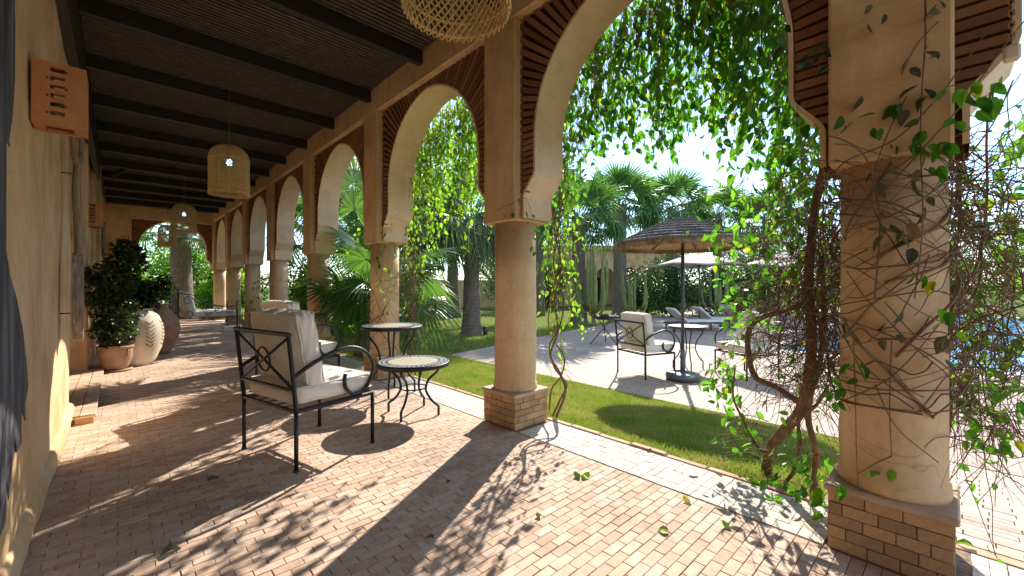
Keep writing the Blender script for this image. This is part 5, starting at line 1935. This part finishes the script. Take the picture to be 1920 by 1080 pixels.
class Vine:
    def __init__(s, label, loc, seed, group='climbing vines on the arcade'):
        s.root = thing('climbing_vine', label, 'vine', loc, 0, group)
        s.o = np.array(loc, float)
        s.rr = random.Random(seed); s.g = np.random.default_rng(seed)
        s.stem = MB(); s.twig = MB(); s.green = MB()
        s.L = []                      # leaves: mat, p, d, n, length
    def v(s, p): return Vector((p[0] - s.o[0], p[1] - s.o[1], p[2] - s.o[2]))
    def branch(s, pts, r, n=5, to='twig', sides=4):
        pa = catmull([s.v(p) for p in pts], n)
        m = len(pa)
        if isinstance(r, tuple): rad = [r[0] + (r[1] - r[0]) * i / (m - 1) for i in range(m)]
        else: rad = [r] * m
        mb = getattr(s, to)
        mb.cur = s.rr.random()
        mb.tube(pa, rad, sides, cap=False)
    def leaf(s, p, mat='leaf_vine', size=.075, d=None, up=.35):
        g = s.g
        if d is None: d = np.array([g.normal(0, .55), g.normal(0, .55), -1.0 + g.normal(0, .45)])
        n = np.array([g.normal(-.25, .6), g.normal(0, .6), g.normal(up, .45)])
        s.L.append((mat, np.array(p, float) - s.o, d, n, size * g.uniform(.6, 1.2)))
    def strand(s, top, zbot, step=.05, size=.075, mat='leaf_vine', start=.05, r=.0022, dens=1.0, sway=.05, to='twig'):
        """a hanging shoot with leaves in alternation"""
        rr = s.rr
        p = Vector(top); pts = [p.copy()]
        dx, dy = rr.uniform(-1, 1) * .25, rr.uniform(-1, 1) * .35
        while p.z > zbot:
            dx += rr.uniform(-.5, .5) * .22; dy += rr.uniform(-.5, .5) * .22
            dx *= .93; dy *= .93
            p = p + Vector((dx * sway * 2, dy * sway * 2, -rr.uniform(.06, .10)))
            pts.append(p.copy())
        if len(pts) < 2: return
        s.branch(pts, (r * 1.25, r * .7), 2, to, 3)
        acc = 0
        k = 0
        for a, b in zip(pts, pts[1:]):
            seg = (b - a).length
            acc += seg
            while acc > step:
                acc -= step
                t = 1 - acc / seg
                q = a.lerp(b, max(0, min(1, t)))
                if rr.random() < dens:
                    k += 1
                    off = Vector((rr.uniform(-1, 1), rr.uniform(-1, 1), rr.uniform(-.4, .6))) * .030
                    s.leaf(q + off, mat, size)
        s.leaf(pts[-1], mat, size * .8)
    def finish(s, n_ind=300, stem_mat='vine_bark', twig_mat='twig'):
        if s.stem.v: s.stem.build('stem', M[stem_mat], s.root)
        if s.twig.v:
            o = s.twig.build('twigs', M[twig_mat], s.root); o['kind'] = 'stuff'
        if s.green.v:
            o = s.green.build('green_shoots', M['green_twig'], s.root); o['kind'] = 'stuff'
        if not s.L: return
        P = np.array([l[1] for l in s.L]) + s.o
        px, py, d = project(P)
        sz = np.array([l[4] for l in s.L]) / np.maximum(d, .3)
        vis = (d > .3) & (px > -20) & (px < 1940) & (py > -20) & (py < 1100)
        order = np.argsort(-np.where(vis, sz, 0))
        ind = set(order[:n_ind].tolist())
        rest = {}
        for i, (mat, p, dd, nn, ln) in enumerate(s.L):
            if i in ind:
                dd = norm(dd); b = norm(np.cross(nn, dd)); n2 = np.cross(dd, b)
                o = bpy.data.objects.new('leaf', UNIT[mat])
                R3 = Matrix(((dd[0], b[0], n2[0]), (dd[1], b[1], n2[1]), (dd[2], b[2], n2[2])))
                o.rotation_euler = R3.to_euler(); o.location = p; o.scale = (ln,) * 3
                link(o, s.root)
            else:
                rest.setdefault(mat, []).append((p, dd, nn, ln))
        for mat, a in rest.items():
            P = np.array([q[0] for q in a]); D = np.array([q[1] for q in a]); Nn = np.array([q[2] for q in a]); L = np.array([q[3] for q in a])
            leaf_obj('foliage', P, D, Nn, L, L * .60, LEAF_OV, M[mat], s.root)

def interp(prof, x):
    return float(np.interp(x, [p[0] for p in prof], [p[1] for p in prof]))

# --- the curtain in the big arch
v2 = Vine('leafy vine curtain hanging down in the big arch right of the bare column', (3.25, 1.55, 3.55), 31)
prof = [(1030, 560), (1050, 470), (1075, 360), (1110, 295), (1160, 262), (1210, 290), (1255, 300), (1300, 225), (1340, 245), (1385, 285), (1420, 330), (1450, 420), (1480, 520), (1530, 600)]
for i in range(235):
    px = 1035 + 500 * ((i * .6180339) % 1.0)
    X = v2.rr.uniform(3.04, 3.75)
    yb = interp(prof, px) 
    bot = at_x(px, yb, X)
    ztop = v2.rr.uniform(3.75, 4.25)
    f = v2.rr.random() ** .6
    zb = ztop + (bot.z - ztop) * (.45 + .55 * f)
    v2.strand((X, bot.y + v2.rr.uniform(-.06, .06), ztop), zb, .046, .088, 'leaf_vine', dens=.68, sway=.022)
# dry hanging twigs along the rim of the arch
yc1 = (PY[1] + PY[2]) / 2; a1 = (PY[2] - PY[1]) / 2 - PH - .185
for i in range(330):
    t = v2.rr.uniform(.02, PI - .02)
    u, z = a1 * math.cos(t), 2.60 + .985 * math.sin(t)
    X = v2.rr.uniform(3.01, 3.25)
    k = v2.rr.uniform(.93, 1.03)
    p0 = Vector((X, yc1 + u * k, z + v2.rr.uniform(-.05, .10)))
    ln = v2.rr.uniform(.10, .45)
    p1 = p0 + Vector((v2.rr.uniform(-.03, .08), -.10 * math.cos(t) * v2.rr.uniform(-.6, 1) + v2.rr.uniform(-.05, .05), -ln * .5))
    p2 = p1 + Vector((v2.rr.uniform(-.05, .05), v2.rr.uniform(-.06, .06), -ln * .5))
    v2.branch([p0, p1, p2], (.0028, .0014), 3)
    if v2.rr.random() < .35: v2.leaf(p2, 'leaf_dry', .05)
# long bare shoots slanting across
for i in range(46):
    p0 = at_x(v2.rr.uniform(1060, 1500), v2.rr.uniform(-160, 120), v2.rr.uniform(3.1, 3.6))
    d = Vector((v2.rr.uniform(-.1, .1), v2.rr.uniform(-.7, .7), -v2.rr.uniform(.3, .9)))
    v2.branch([p0, p0 + d * .5 + Vector((0, v2.rr.uniform(-.06, .06), .04)), p0 + d], (.003, .0018), 4)
v2.finish(300)

# --- the vine beside the bare column
v3 = Vine('thin twisted vine climbing the garden side of the bare column', (3.12, 2.72, -.04), 33)
for (j, pts) in enumerate([[(1043, 782), (1060, 735), (1050, 700), (1032, 665), (1046, 620), (1040, 560), (1052, 500), (1040, 430), (1030, 330), (1040, 200)],
                           [(1036, 780), (1050, 750), (1062, 720), (1040, 690), (1030, 650), (1050, 610), (1056, 560), (1038, 500), (1048, 420), (1062, 300)],
                           [(1030, 770), (1034, 730), (1052, 705), (1058, 670), (1040, 640), (1028, 600), (1040, 530), (1050, 470), (1038, 400)]]):
    v3.branch([at_x(px, py, 3.10 + .04 * j) for px, py in pts], (.013 - .002 * j, .006), 6, 'stem', 6)
for i in range(34):
    px = v3.rr.uniform(1022, 1078); X = v3.rr.uniform(3.05, 3.4)
    yt = v3.rr.uniform(200, 520); yb = yt + v3.rr.uniform(60, 190)
    a, b = at_x(px, yt, X), at_x(px, min(yb, 690), X)
    v3.strand(a, b.z, .055, .062, 'leaf_lime', dens=.75, to='twig')
for i in range(60):
    p0 = at_x(v3.rr.uniform(1025, 1060), v3.rr.uniform(380, 700), v3.rr.uniform(3.04, 3.25))
    d = Vector((v3.rr.uniform(-.1, .2), v3.rr.uniform(-.2, .2), v3.rr.uniform(-.4, .1)))
    v3.branch([p0, p0 + d * .5 + Vector((.02, .02, .03)), p0 + d], (.0026, .0013), 3)
# sprig on the pier face
sp = [at_x(px, py, 2.535) for px, py in ((930, 395), (962, 380), (985, 372), (996, 400), (1000, 440), (1004, 470))]
v3.branch(sp, (.0025, .0018), 4)
for (px, py) in ((948, 402), (962, 398), (970, 372), (985, 398), (992, 415), (998, 402), (1001, 432), (1006, 450), (999, 462), (1004, 472)):
    v3.leaf(at_x(px, py, 2.525), 'leaf_vine', .06)
v3.finish(120)

# --- the tangle on the foreground column
v1 = Vine('old vine with a thick twisted trunk and a brown twig tangle round the foreground column', (3.40, .92, -.05), 35)
for (pts, r0, r1) in ([[(3.40, .93, -.06)] + [tuple(at_x(px, py, X)) for px, py, X in ((1442, 850, 3.30), (1462, 815, 3.22), (1500, 770, 3.12), (1518, 700, 3.06), (1522, 620, 3.05), (1516, 540, 3.06), (1520, 470, 3.05), (1530, 380, 3.06), (1548, 300, 3.1))], .036, .022],
                      [[tuple(at_x(px, py, X)) for px, py, X in ((1500, 755, 3.10), (1455, 725, 3.16), (1415, 705, 3.18), (1402, 650, 3.2), (1408, 612, 3.2), (1436, 592, 3.18), (1480, 580, 3.12), (1520, 560, 3.08))], .021, .016],
                      [[(3.22, .62, -.06)] + [tuple(at_x(px, py, X)) for px, py, X in ((1530, 850, 3.12), (1516, 790, 3.10), (1520, 740, 3.08), (1535, 690, 3.06), (1545, 600, 3.05), (1540, 480, 3.04))], .020, .013],
                      [[(3.30, .80, -.06)] + [tuple(at_x(px, py, X)) for px, py, X in ((1490, 880, 3.2), (1500, 830, 3.16), (1498, 790, 3.14), (1530, 760, 3.1), (1550, 730, 3.06))], .013, .009],
                      [[tuple(at_x(px, py, X)) for px, py, X in ((1442, 860, 3.3), (1415, 830, 3.25), (1395, 790, 3.2), (1375, 745, 3.22), (1378, 690, 3.2))], .010, .006],
                      [[tuple(at_x(px, py, X)) for px, py, X in ((1775, 830, 2.98), (1782, 760, 2.97), (1776, 690, 2.97), (1784, 600, 2.98), (1778, 520, 2.98), (1800, 420, 3.0), (1795, 300, 3.02))], .010, .007]):
    v1.branch(pts, (r0, r1), 6, 'stem', 9)
cx, cy = XF + .22, PY[1]
for i in range(110):                       # twigs wound round the shaft
    a0 = v1.rr.uniform(0, 2 * PI); sw = v1.rr.uniform(.7, 3.4) * v1.rr.choice((-1, 1))
    z0 = v1.rr.uniform(.80, 1.78); dz = v1.rr.uniform(-.5, .3)
    r = .212 + abs(v1.rr.gauss(0, .035))
    pts = []
    m = 7
    for k in range(m + 1):
        t = k / m
        rr_ = r + .05 * abs(math.sin(t * 5 + i)) * v1.rr.random()
        pts.append((cx + rr_ * math.cos(a0 + sw * t), cy + rr_ * math.sin(a0 + sw * t), max(.74, z0 + dz * t + .06 * math.sin(4 * t + i) + v1.rr.gauss(0, .012))))
    v1.branch(pts, v1.rr.uniform(.0014, .0042), 3)
for i in range(9):                        # a few strong ones
    a0 = v1.rr.uniform(1.5, 4.7); sw = v1.rr.uniform(.8, 2.2) * v1.rr.choice((-1, 1))
    z0 = v1.rr.uniform(.85, 1.6); dz = v1.rr.uniform(-.45, .35)
    pts = [(cx + (.222 + .02 * math.sin(k)) * math.cos(a0 + sw * k / 6), cy + (.222 + .02 * math.sin(k)) * math.sin(a0 + sw * k / 6), z0 + dz * k / 6) for k in range(7)]
    v1.branch(pts, v1.rr.uniform(.004, .0075), 4, 'twig', 5)
def tangle(vn, n, boxes, r=(.0012, .0034), ln=(.18, .6)):
    for i in range(n):
        (c, s_) = vn.rr.choice(boxes)
        p = Vector((vn.rr.gauss(c[0], s_[0]), vn.rr.gauss(c[1], s_[1]), vn.rr.gauss(c[2], s_[2])))
        # keep out of the shaft
        q = Vector((p.x - cx, p.y - cy, 0))
        if q.length < .22: p += q.normalized() * (.24 - q.length) if q.length > 1e-3 else Vector((.25, 0, 0))
        d = Vector((vn.rr.gauss(0, .7), vn.rr.gauss(0, .7), vn.rr.gauss(-.2, .8))).normalized()
        L = vn.rr.uniform(*ln)
        pts = [p]
        for k in range(4):
            d = (d + Vector((vn.rr.gauss(0, .35), vn.rr.gauss(0, .35), vn.rr.gauss(-.05, .35)))).normalized()
            nx_ = pts[-1] + d * L / 4
            w = Vector((nx_.x - cx, nx_.y - cy, 0))
            if w.length < .215 and nx_.z < ZI: nx_ += w.normalized() * (.225 - w.length)
            if nx_.x < XF - .06: nx_.x = XF - .06 + vn.rr.uniform(0, .02)
            pts.append(nx_)
        a = vn.rr.uniform(*r)
        vn.branch(pts, (a, a * .6), 3)
tangle(v1, 900, [((3.10, .62, 1.35), (.09, .10, .20)), ((3.12, .72, 1.05), (.10, .12, .16)), ((3.05, .52, 1.60), (.09, .10, .15)), ((3.10, .60, .80), (.10, .10, .20)), ((2.98, .48, 1.15), (.08, .06, .25))])
tangle(v1, 700, [((3.06, -.08, 1.5), (.12, .09, .22)), ((3.10, -.12, 1.2), (.14, .10, .25)), ((3.05, -.04, .85), (.12, .06, .2)), ((2.95, .0, 1.75), (.1, .1, .12))])
tangle(v1, 90, [((2.95, .55, 1.95), (.10, .10, .10)), ((2.72, .3, 1.85), (.10, .16, .06))])
# shoots climbing slantwise over the pier face
for pts in ([(1560, 470), (1640, 380), (1720, 290), (1800, 200), (1880, 90), (1920, 40)], [(1565, 300), (1650, 320), (1740, 330), (1830, 300), (1900, 240)],
            [(1640, 560), (1650, 420), (1640, 330), (1665, 250), (1700, 180)], [(1735, 0), (1735, 80), (1730, 150), (1726, 260), (1730, 420), (1715, 560)],
            [(1760, 40), (1740, 60), (1715, 90), (1690, 140)], [(1560, 330), (1590, 300), (1680, 260), (1760, 180), (1850, 60)], [(1600, 430), (1680, 400), (1760, 350), (1850, 250), (1900, 150)],
            [(1565, 270), (1600, 275), (1625, 300), (1640, 360), (1630, 400)], [(1555, 255), (1580, 262), (1620, 280), (1690, 300)]):
    jit_ = v1.rr.uniform(0, .03)
    v1.branch([at_x(px, py, 2.535 - jit_) for px, py in pts], (.0034, .0022), 6)
for pts in ([(1600, 620), (1604, 760), (1606, 850), (1610, 925)], [(1672, 640), (1668, 760), (1672, 855)], [(1672, 855), (1640, 870), (1606, 890)], [(1640, 720), (1680, 800), (1760, 868)],
            [(1560, 760), (1650, 720), (1700, 680), (1760, 610)]):
    v1.branch([at_x(px, py, 2.545 + .01 * v1.rr.random()) for px, py in pts], (.003, .002), 6)
# dark shaded leaves in front of the pier
for (px, py, n, sx, sy, mat) in ((1640, 30, 3, 18, 25, 'leaf_dry'), (1742, 20, 3, 16, 12, 'leaf_dry'), (1752, 95, 3, 12, 12, 'leaf_dry'), (1712, 105, 2, 8, 14, 'leaf_dry'),
                                 (1622, 170, 1, 4, 12, 'leaf_dry'), (1590, 222, 4, 22, 12, 'leaf_vine'), (1640, 235, 2, 8, 10, 'leaf_vine'), (1672, 198, 5, 16, 10, 'leaf_vine'),
                                 (1730, 175, 5, 18, 16, 'leaf_dry'), (1730, 240, 4, 14, 22, 'leaf_vine'), (1700, 276, 4, 18, 6, 'leaf_vine'), (1760, 270, 6, 30, 8, 'leaf_vine'), (1800, 170, 4, 14, 14, 'leaf_vine'),
                                 (1820, 195, 7, 22, 20, 'leaf_vine'), (1860, 160, 7, 25, 20, 'leaf_vine'), (1745, 312, 3, 20, 6, 'leaf_vine'), (1645, 340, 3, 10, 10, 'leaf_dry'), (1715, 330, 2, 10, 14, 'leaf_dry'),
                                 (1735, 370, 2, 6, 10, 'leaf_dry'), (1660, 420, 4, 10, 16, 'leaf_dry'), (1705, 440, 5, 14, 20, 'leaf_dry'), (1740, 520, 4, 20, 10, 'leaf_vine'), (1640, 610, 5, 20, 22, 'leaf_dry'),
                                 (1615, 690, 6, 14, 16, 'leaf_vine'), (1570, 715, 6, 16, 12, 'leaf_vine'), (1560, 740, 4, 18, 10, 'leaf_vine'), (1628, 890, 2, 10, 6, 'leaf_vine'), (1672, 875, 1, 4, 4, 'leaf_vine'), (1580, 905, 2, 6, 8, 'leaf_vine'),
                                 (1510, 80, 5, 30, 22, 'leaf_dark'), (1530, 105, 5, 22, 16, 'leaf_dark'), (1520, 245, 4, 14, 14, 'leaf_vine'), (1770, 640, 5, 12, 20, 'leaf_dry'), (1775, 590, 4, 14, 20, 'leaf_vine')):
    for k in range(n):
        v1.leaf(at_x(v1.rr.gauss(px, sx * .8), v1.rr.gauss(py, sy * .8), 2.525 - .04 * v1.rr.random()), mat, .074)
# green leaves on the garden side, left and right of the column
def leaf_cloud_px(vn, spots, mat='leaf_vine', size=.074, twig=True):
    for (px, py, n, sx, sy, X0, X1) in spots:
        anchor = at_x(px + vn.rr.uniform(-10, 30), py - 30, (X0 + X1) / 2)
        for k in range(int(n * 2.1)):
            p = at_x(vn.rr.gauss(px, sx * 1.1), vn.rr.gauss(py, sy), vn.rr.uniform(X0, X1))
            m = mat if vn.rr.random() > .05 else 'leaf_lime'
            vn.leaf(p, m, size, d=np.array([vn.g.normal(0, .6), vn.g.normal(.15, .6), vn.g.normal(-.45, .6)]))
            if twig and vn.rr.random() < .5:
                e = p + (anchor - p) * min(1.0, .22 / max(.05, (anchor - p).length))
                vn.branch([p, p.lerp(e, .5) + Vector((0, 0, .012)), e], (.0012, .0018), 2)
leaf_cloud_px(v1, [(1345, 440, 9, 16, 22, 3.25, 3.6), (1362, 520, 12, 14, 26, 3.2, 3.55), (1400, 560, 16, 26, 40, 3.15, 3.5), (1425, 480, 26, 34, 45, 3.1, 3.5), (1385, 620, 12, 16, 40, 3.2, 3.5), (1350, 690, 14, 16, 14, 3.2, 3.45),
                   (1318, 725, 5, 14, 6, 3.25, 3.4), (1375, 735, 14, 18, 16, 3.2, 3.4), (1390, 800, 12, 18, 30, 3.15, 3.4), (1420, 880, 6, 26, 18, 3.0, 3.3), (1465, 930, 9, 24, 20, 2.85, 3.1), (1470, 400, 36, 32, 55, 3.1, 3.5),
                   (1455, 640, 14, 30, 60, 3.15, 3.5), (1500, 780, 10, 22, 40, 3.05, 3.3), (1520, 880, 10, 22, 30, 2.9, 3.1), (1535, 940, 6, 16, 24, 2.7, 2.9), (1500, 300, 26, 24, 50, 3.05, 3.5), (1530, 520, 18, 20, 90, 3.05, 3.4)], 'leaf_vine', .072)
leaf_cloud_px(v1, [(1800, 560, 16, 24, 40, 3.0, 3.5), (1850, 640, 20, 34, 40, 3.0, 3.6), (1840, 760, 18, 34, 36, 2.95, 3.4), (1895, 720, 14, 22, 60, 3.0, 3.4), (1800, 690, 12, 18, 36, 2.95, 3.3), (1870, 820, 8, 22, 26, 2.9, 3.2), (1880, 540, 14, 30, 40, 3.0, 3.5),
                   (1830, 420, 16, 30, 40, 3.0, 3.6), (1890, 450, 14, 22, 40, 3.0, 3.6), (1860, 340, 16, 40, 36, 2.95, 3.5), (1905, 250, 12, 20, 40, 2.9, 3.3)], 'leaf_vine', .072)
for (px, top, bot) in ((1830, 560, 1000), (1842, 420, 760), (1880, 560, 900), (1905, 480, 760), (1815, 420, 840), (1870, 300, 620), (1795, 380, 700), (1850, 620, 1020)):
    X = v1.rr.uniform(3.0, 3.3)
    v1.strand(at_x(px, top, X), at_x(px, bot, X).z, .09, .07, 'leaf_vine', dens=.55, sway=.03)
for pts in ([(1770, 590), (1830, 500), (1850, 380), (1850, 250), (1862, 120), (1868, 0)], [(1770, 640), (1830, 600), (1900, 578), (1960, 560)], [(1780, 600), (1820, 560), (1838, 520), (1842, 440)]):
    v1.branch([at_x(px, py, 2.93) for px, py in pts], (.006, .004), 6, 'twig', 5)
# comb of dry aerial stalks low on the left
for k in range(10):
    p0 = at_x(1440, 790 + k * 9, 3.22)
    v1.branch([p0, at_x(1400, 782 + k * 9 + v1.rr.uniform(-4, 4), 3.26), at_x(1352 + v1.rr.uniform(-8, 18), 792 + k * 8, 3.30)], (.003, .0022), 4)
v1.finish(300)

# --- vine in the second arch
v4 = Vine('lime green vine hanging in the second arch above the tall table', (3.2, 4.3, 3.5), 37)
prof4 = [(750, 600), (775, 540), (790, 450), (830, 360), (870, 370), (905, 420), (930, 450)]
for i in range(210):
    px = 752 + 175 * ((i * .6180339) % 1.0)
    X = v4.rr.uniform(3.04, 3.6)
    bot = at_x(px, interp(prof4, px), X)
    ztop = v4.rr.uniform(3.6, 4.0)
    zb = ztop + (bot.z - ztop) * (.40 + .60 * v4.rr.random() ** .7)
    v4.strand((X, bot.y, ztop), zb, .055, .078, 'leaf_lime', dens=.75)
yc2 = (PY[2] + PY[3]) / 2; a2 = (PY[3] - PY[2]) / 2 - PH - .185
for i in range(160):
    t = v4.rr.uniform(.1, PI - .02)
    p0 = Vector((v4.rr.uniform(3.01, 3.2), yc2 + a2 * math.cos(t), 2.60 + .985 * math.sin(t) + .05))
    ln = v4.rr.uniform(.1, .5)
    v4.branch([p0, p0 + Vector((.02, v4.rr.uniform(-.06, .06), -ln * .5)), p0 + Vector((0, v4.rr.uniform(-.08, .08), -ln))], (.0028, .0014), 3)
v4.finish(150)

# --- bare twigs on the third column
v5 = Vine('tangle of bare brown twigs on the column behind the tall table', (3.1, 5.45, -.04), 39)
cx5, cy5 = XF + .22, PY[3]
for i in range(34):
    a0 = v5.rr.uniform(2.4, 6.2); sw = v5.rr.uniform(.6, 2.2) * v5.rr.choice((-1, 1)); z0 = v5.rr.uniform(.35, 1.5); dz = v5.rr.uniform(-.6, .4)
    v5.branch([(cx5 + (.215 + .03 * v5.rr.random()) * math.cos(a0 + sw * k / 6), cy5 + (.215 + .03 * v5.rr.random()) * math.sin(a0 + sw * k / 6), max(.36, z0 + dz * k / 6)) for k in range(7)], v5.rr.uniform(.002, .005), 3)
for i in range(150):
    p = at_x(v5.rr.gauss(768, 14), v5.rr.uniform(460, 640), v5.rr.uniform(2.95, 3.2))
    d = Vector((v5.rr.gauss(0, .15), v5.rr.gauss(0, .15), v5.rr.gauss(-.1, .25)))
    v5.branch([p, p + d * .5 + Vector((.02, -.02, .03)), p + d], (.003, .0016), 3)
for j in range(3):
    v5.branch([(3.1 + .05 * j, 5.45 - .05 * j, -.06), (3.08, 5.40, .5), (3.05 + .04 * j, 5.38, 1.0), (3.07, 5.36 - .03 * j, 1.6), (3.06, 5.3, 2.3)], (.011, .006), 5, 'stem', 6)
v5.finish(0)

# --- small creepers on far columns
v6 = Vine('small creeper on the garden side of the sixth column', (3.0, 13.7, -.04), 41)
for i in range(14):
    p = Vector((v6.rr.uniform(2.6, 3.05), PY[6] - .22 - v6.rr.uniform(0, .1), v6.rr.uniform(.3, 1.9)))
    v6.branch([p, p + Vector((.05, -.05, -.2)), p + Vector((.02, -.02, -.5))], (.005, .003), 3)
    for k in range(8): v6.leaf(p + Vector((v6.rr.gauss(0, .1), v6.rr.gauss(0, .05), v6.rr.gauss(-.2, .2))), 'leaf_vine', .08)
v6.finish(0)

# ================================================================== grass
def grass(name, n, x0, x1, y0, y1, hgt, wid, weight=None):
    g = NP
    P = np.c_[g.uniform(x0, x1, n), g.uniform(y0, y1, n)]
    t = np.clip((P[:, 0] - 3.09) / (TX - 3.09), 0, 1)
    z = -.035 + (TZ - .02 + .035) * t
    P = np.c_[P, z]
    onterr = (P[:, 0] > TX - .02) & (P[:, 1] < 7.95 + (P[:, 0] - TX) * .225)
    P = P[~onterr]
    m = len(P)
    D = g.normal(0, .5, (m, 3)); D[:, 2] = 1
    Nn = g.normal(0, 1, (m, 3)); Nn[:, 2] = .2
    L = hgt * (.5 + g.random(m)); W = np.full(m, wid) * (.7 + .6 * g.random(m))
    return leaf_arrays(P, D, Nn, L, W, (np.array([[0, -.5, 0], [0, .5, 0], [.6, .35, .08], [1, 0, .22], [.6, -.35, .08]]), np.array([[0, 1, 2], [0, 2, 4], [4, 2, 3]]))), m
parts = [grass('g', 70000, 3.10, TX, .58, 4.2, .038, .0045), grass('g', 60000, 3.10, TX, 4.2, 9.0, .045, .0060), grass('g', 30000, 3.10, 12, 9.0, 19, .05, .011), grass('g', 16000, 6, 22, 8.0, 16, .06, .016), grass('g', 6000, -2, 6, 19.8, 27, .07, .016)]
Vs, Fs, Rn, nb = [], [], [], 0
for ((Vv, Ff), m) in parts:
    Vs.append(Vv); Fs.append(Ff + nb); nb += len(Vv); Rn.append(np.repeat(NP.random(m), 5))
me = arr_mesh('grass', np.concatenate(Vs), np.concatenate(Fs), M['grass'], np.concatenate(Rn))
tag(link(bpy.data.objects.new('grass', me)), 'short mown grass of the sloping lawn strip', 'grass', kind='stuff')

# ================================================================== small things
FL = [(1079, 898, 'leaf_vine', 'left of the two fresh green leaves lying together on the pavers', .3, .085), (1104, 899, 'leaf_vine', 'right of the two fresh green leaves lying together on the pavers', 1.2, .085),
      (1008, 974, 'leaf_lime', 'small green leaf lying alone on the pavers below the green pair', .5, .055), (1255, 998, 'leaf_lime', 'yellow-green leaf lying on the pavers near the bottom edge', 2.2, .06),
      (1284, 944, 'leaf_vine', 'curled green leaf on the pavers by the pale band', .1, .075), (1360, 992, 'leaf_vine', 'long green leaf at the edge of the vine shadow', .2, .07), (1828, 1028, 'leaf_lime', 'green leaf on the path right of the foreground plinth', 1.8, .07),
      (840, 908, 'leaf_dry', 'brown leaf on the pavers in the column shadow', .8, .05), (814, 1013, 'leaf_dry', 'brown curled leaf near the bottom centre of the floor', 2.0, .05), (388, 905, 'leaf_dry', 'dry leaf in the shade behind the armchair', .4, .08),
      (300, 1046, 'leaf_dry', 'dry twig-like leaf near the lower left of the floor', .3, .09), (1220, 848, 'leaf_dry', 'small brown leaf on the pale band beside the lawn', 1.0, .05), (977, 838, 'leaf_lime', 'tiny green leaf on the pale band by the plinth', .9, .04)]
for (px, py, mt, lb, rz, ln) in FL:
    q = on_floor(px, py)
    zz = path_z(q.x) if q.x > XB + .1 else 0.0
    me = bpy.data.meshes.new('fallen_leaf')
    T, Fc = LEAF_OV
    V = T.copy(); V[:, 1] *= .62; V[:, 2] = V[:, 2] * 1.6 + .10 * np.sin(V[:, 0] * 3.0) + .22 * np.abs(V[:, 1])
    V *= ln
    me.from_pydata([tuple(v) for v in V], [], [tuple(f) for f in Fc]); me.materials.append(M[mt]); me.update()
    o = link(bpy.data.objects.new('fallen_leaf', me)); o.location = (q.x, q.y, zz + .007); o.rotation_euler = (0, 0, rz)
    tag(o, lb, 'leaf', 'fallen leaves on the floor')

q = at_x(1897, 85, 2.45)
orn = thing('hanging_block', 'small beige block hanging from a chain at the top right', 'ornament', q)
mb = MB(); mb.bevbox((-.018, -.022, -.06), (.018, .022, .0), .008); mb.build('block', M['urn_white'], orn)
for k in range(10):
    mb = MB()
    a = (k % 2) * PI / 2
    mb.tube([(.008 * math.cos(t * PI / 5) * math.cos(a), .008 * math.cos(t * PI / 5) * math.sin(a), .012 + k * .022 + .016 * math.sin(t * PI / 5)) for t in range(10)], .0022, 4, closed=True)
    mb.build('chain_link', M['terracotta_dark'], orn)
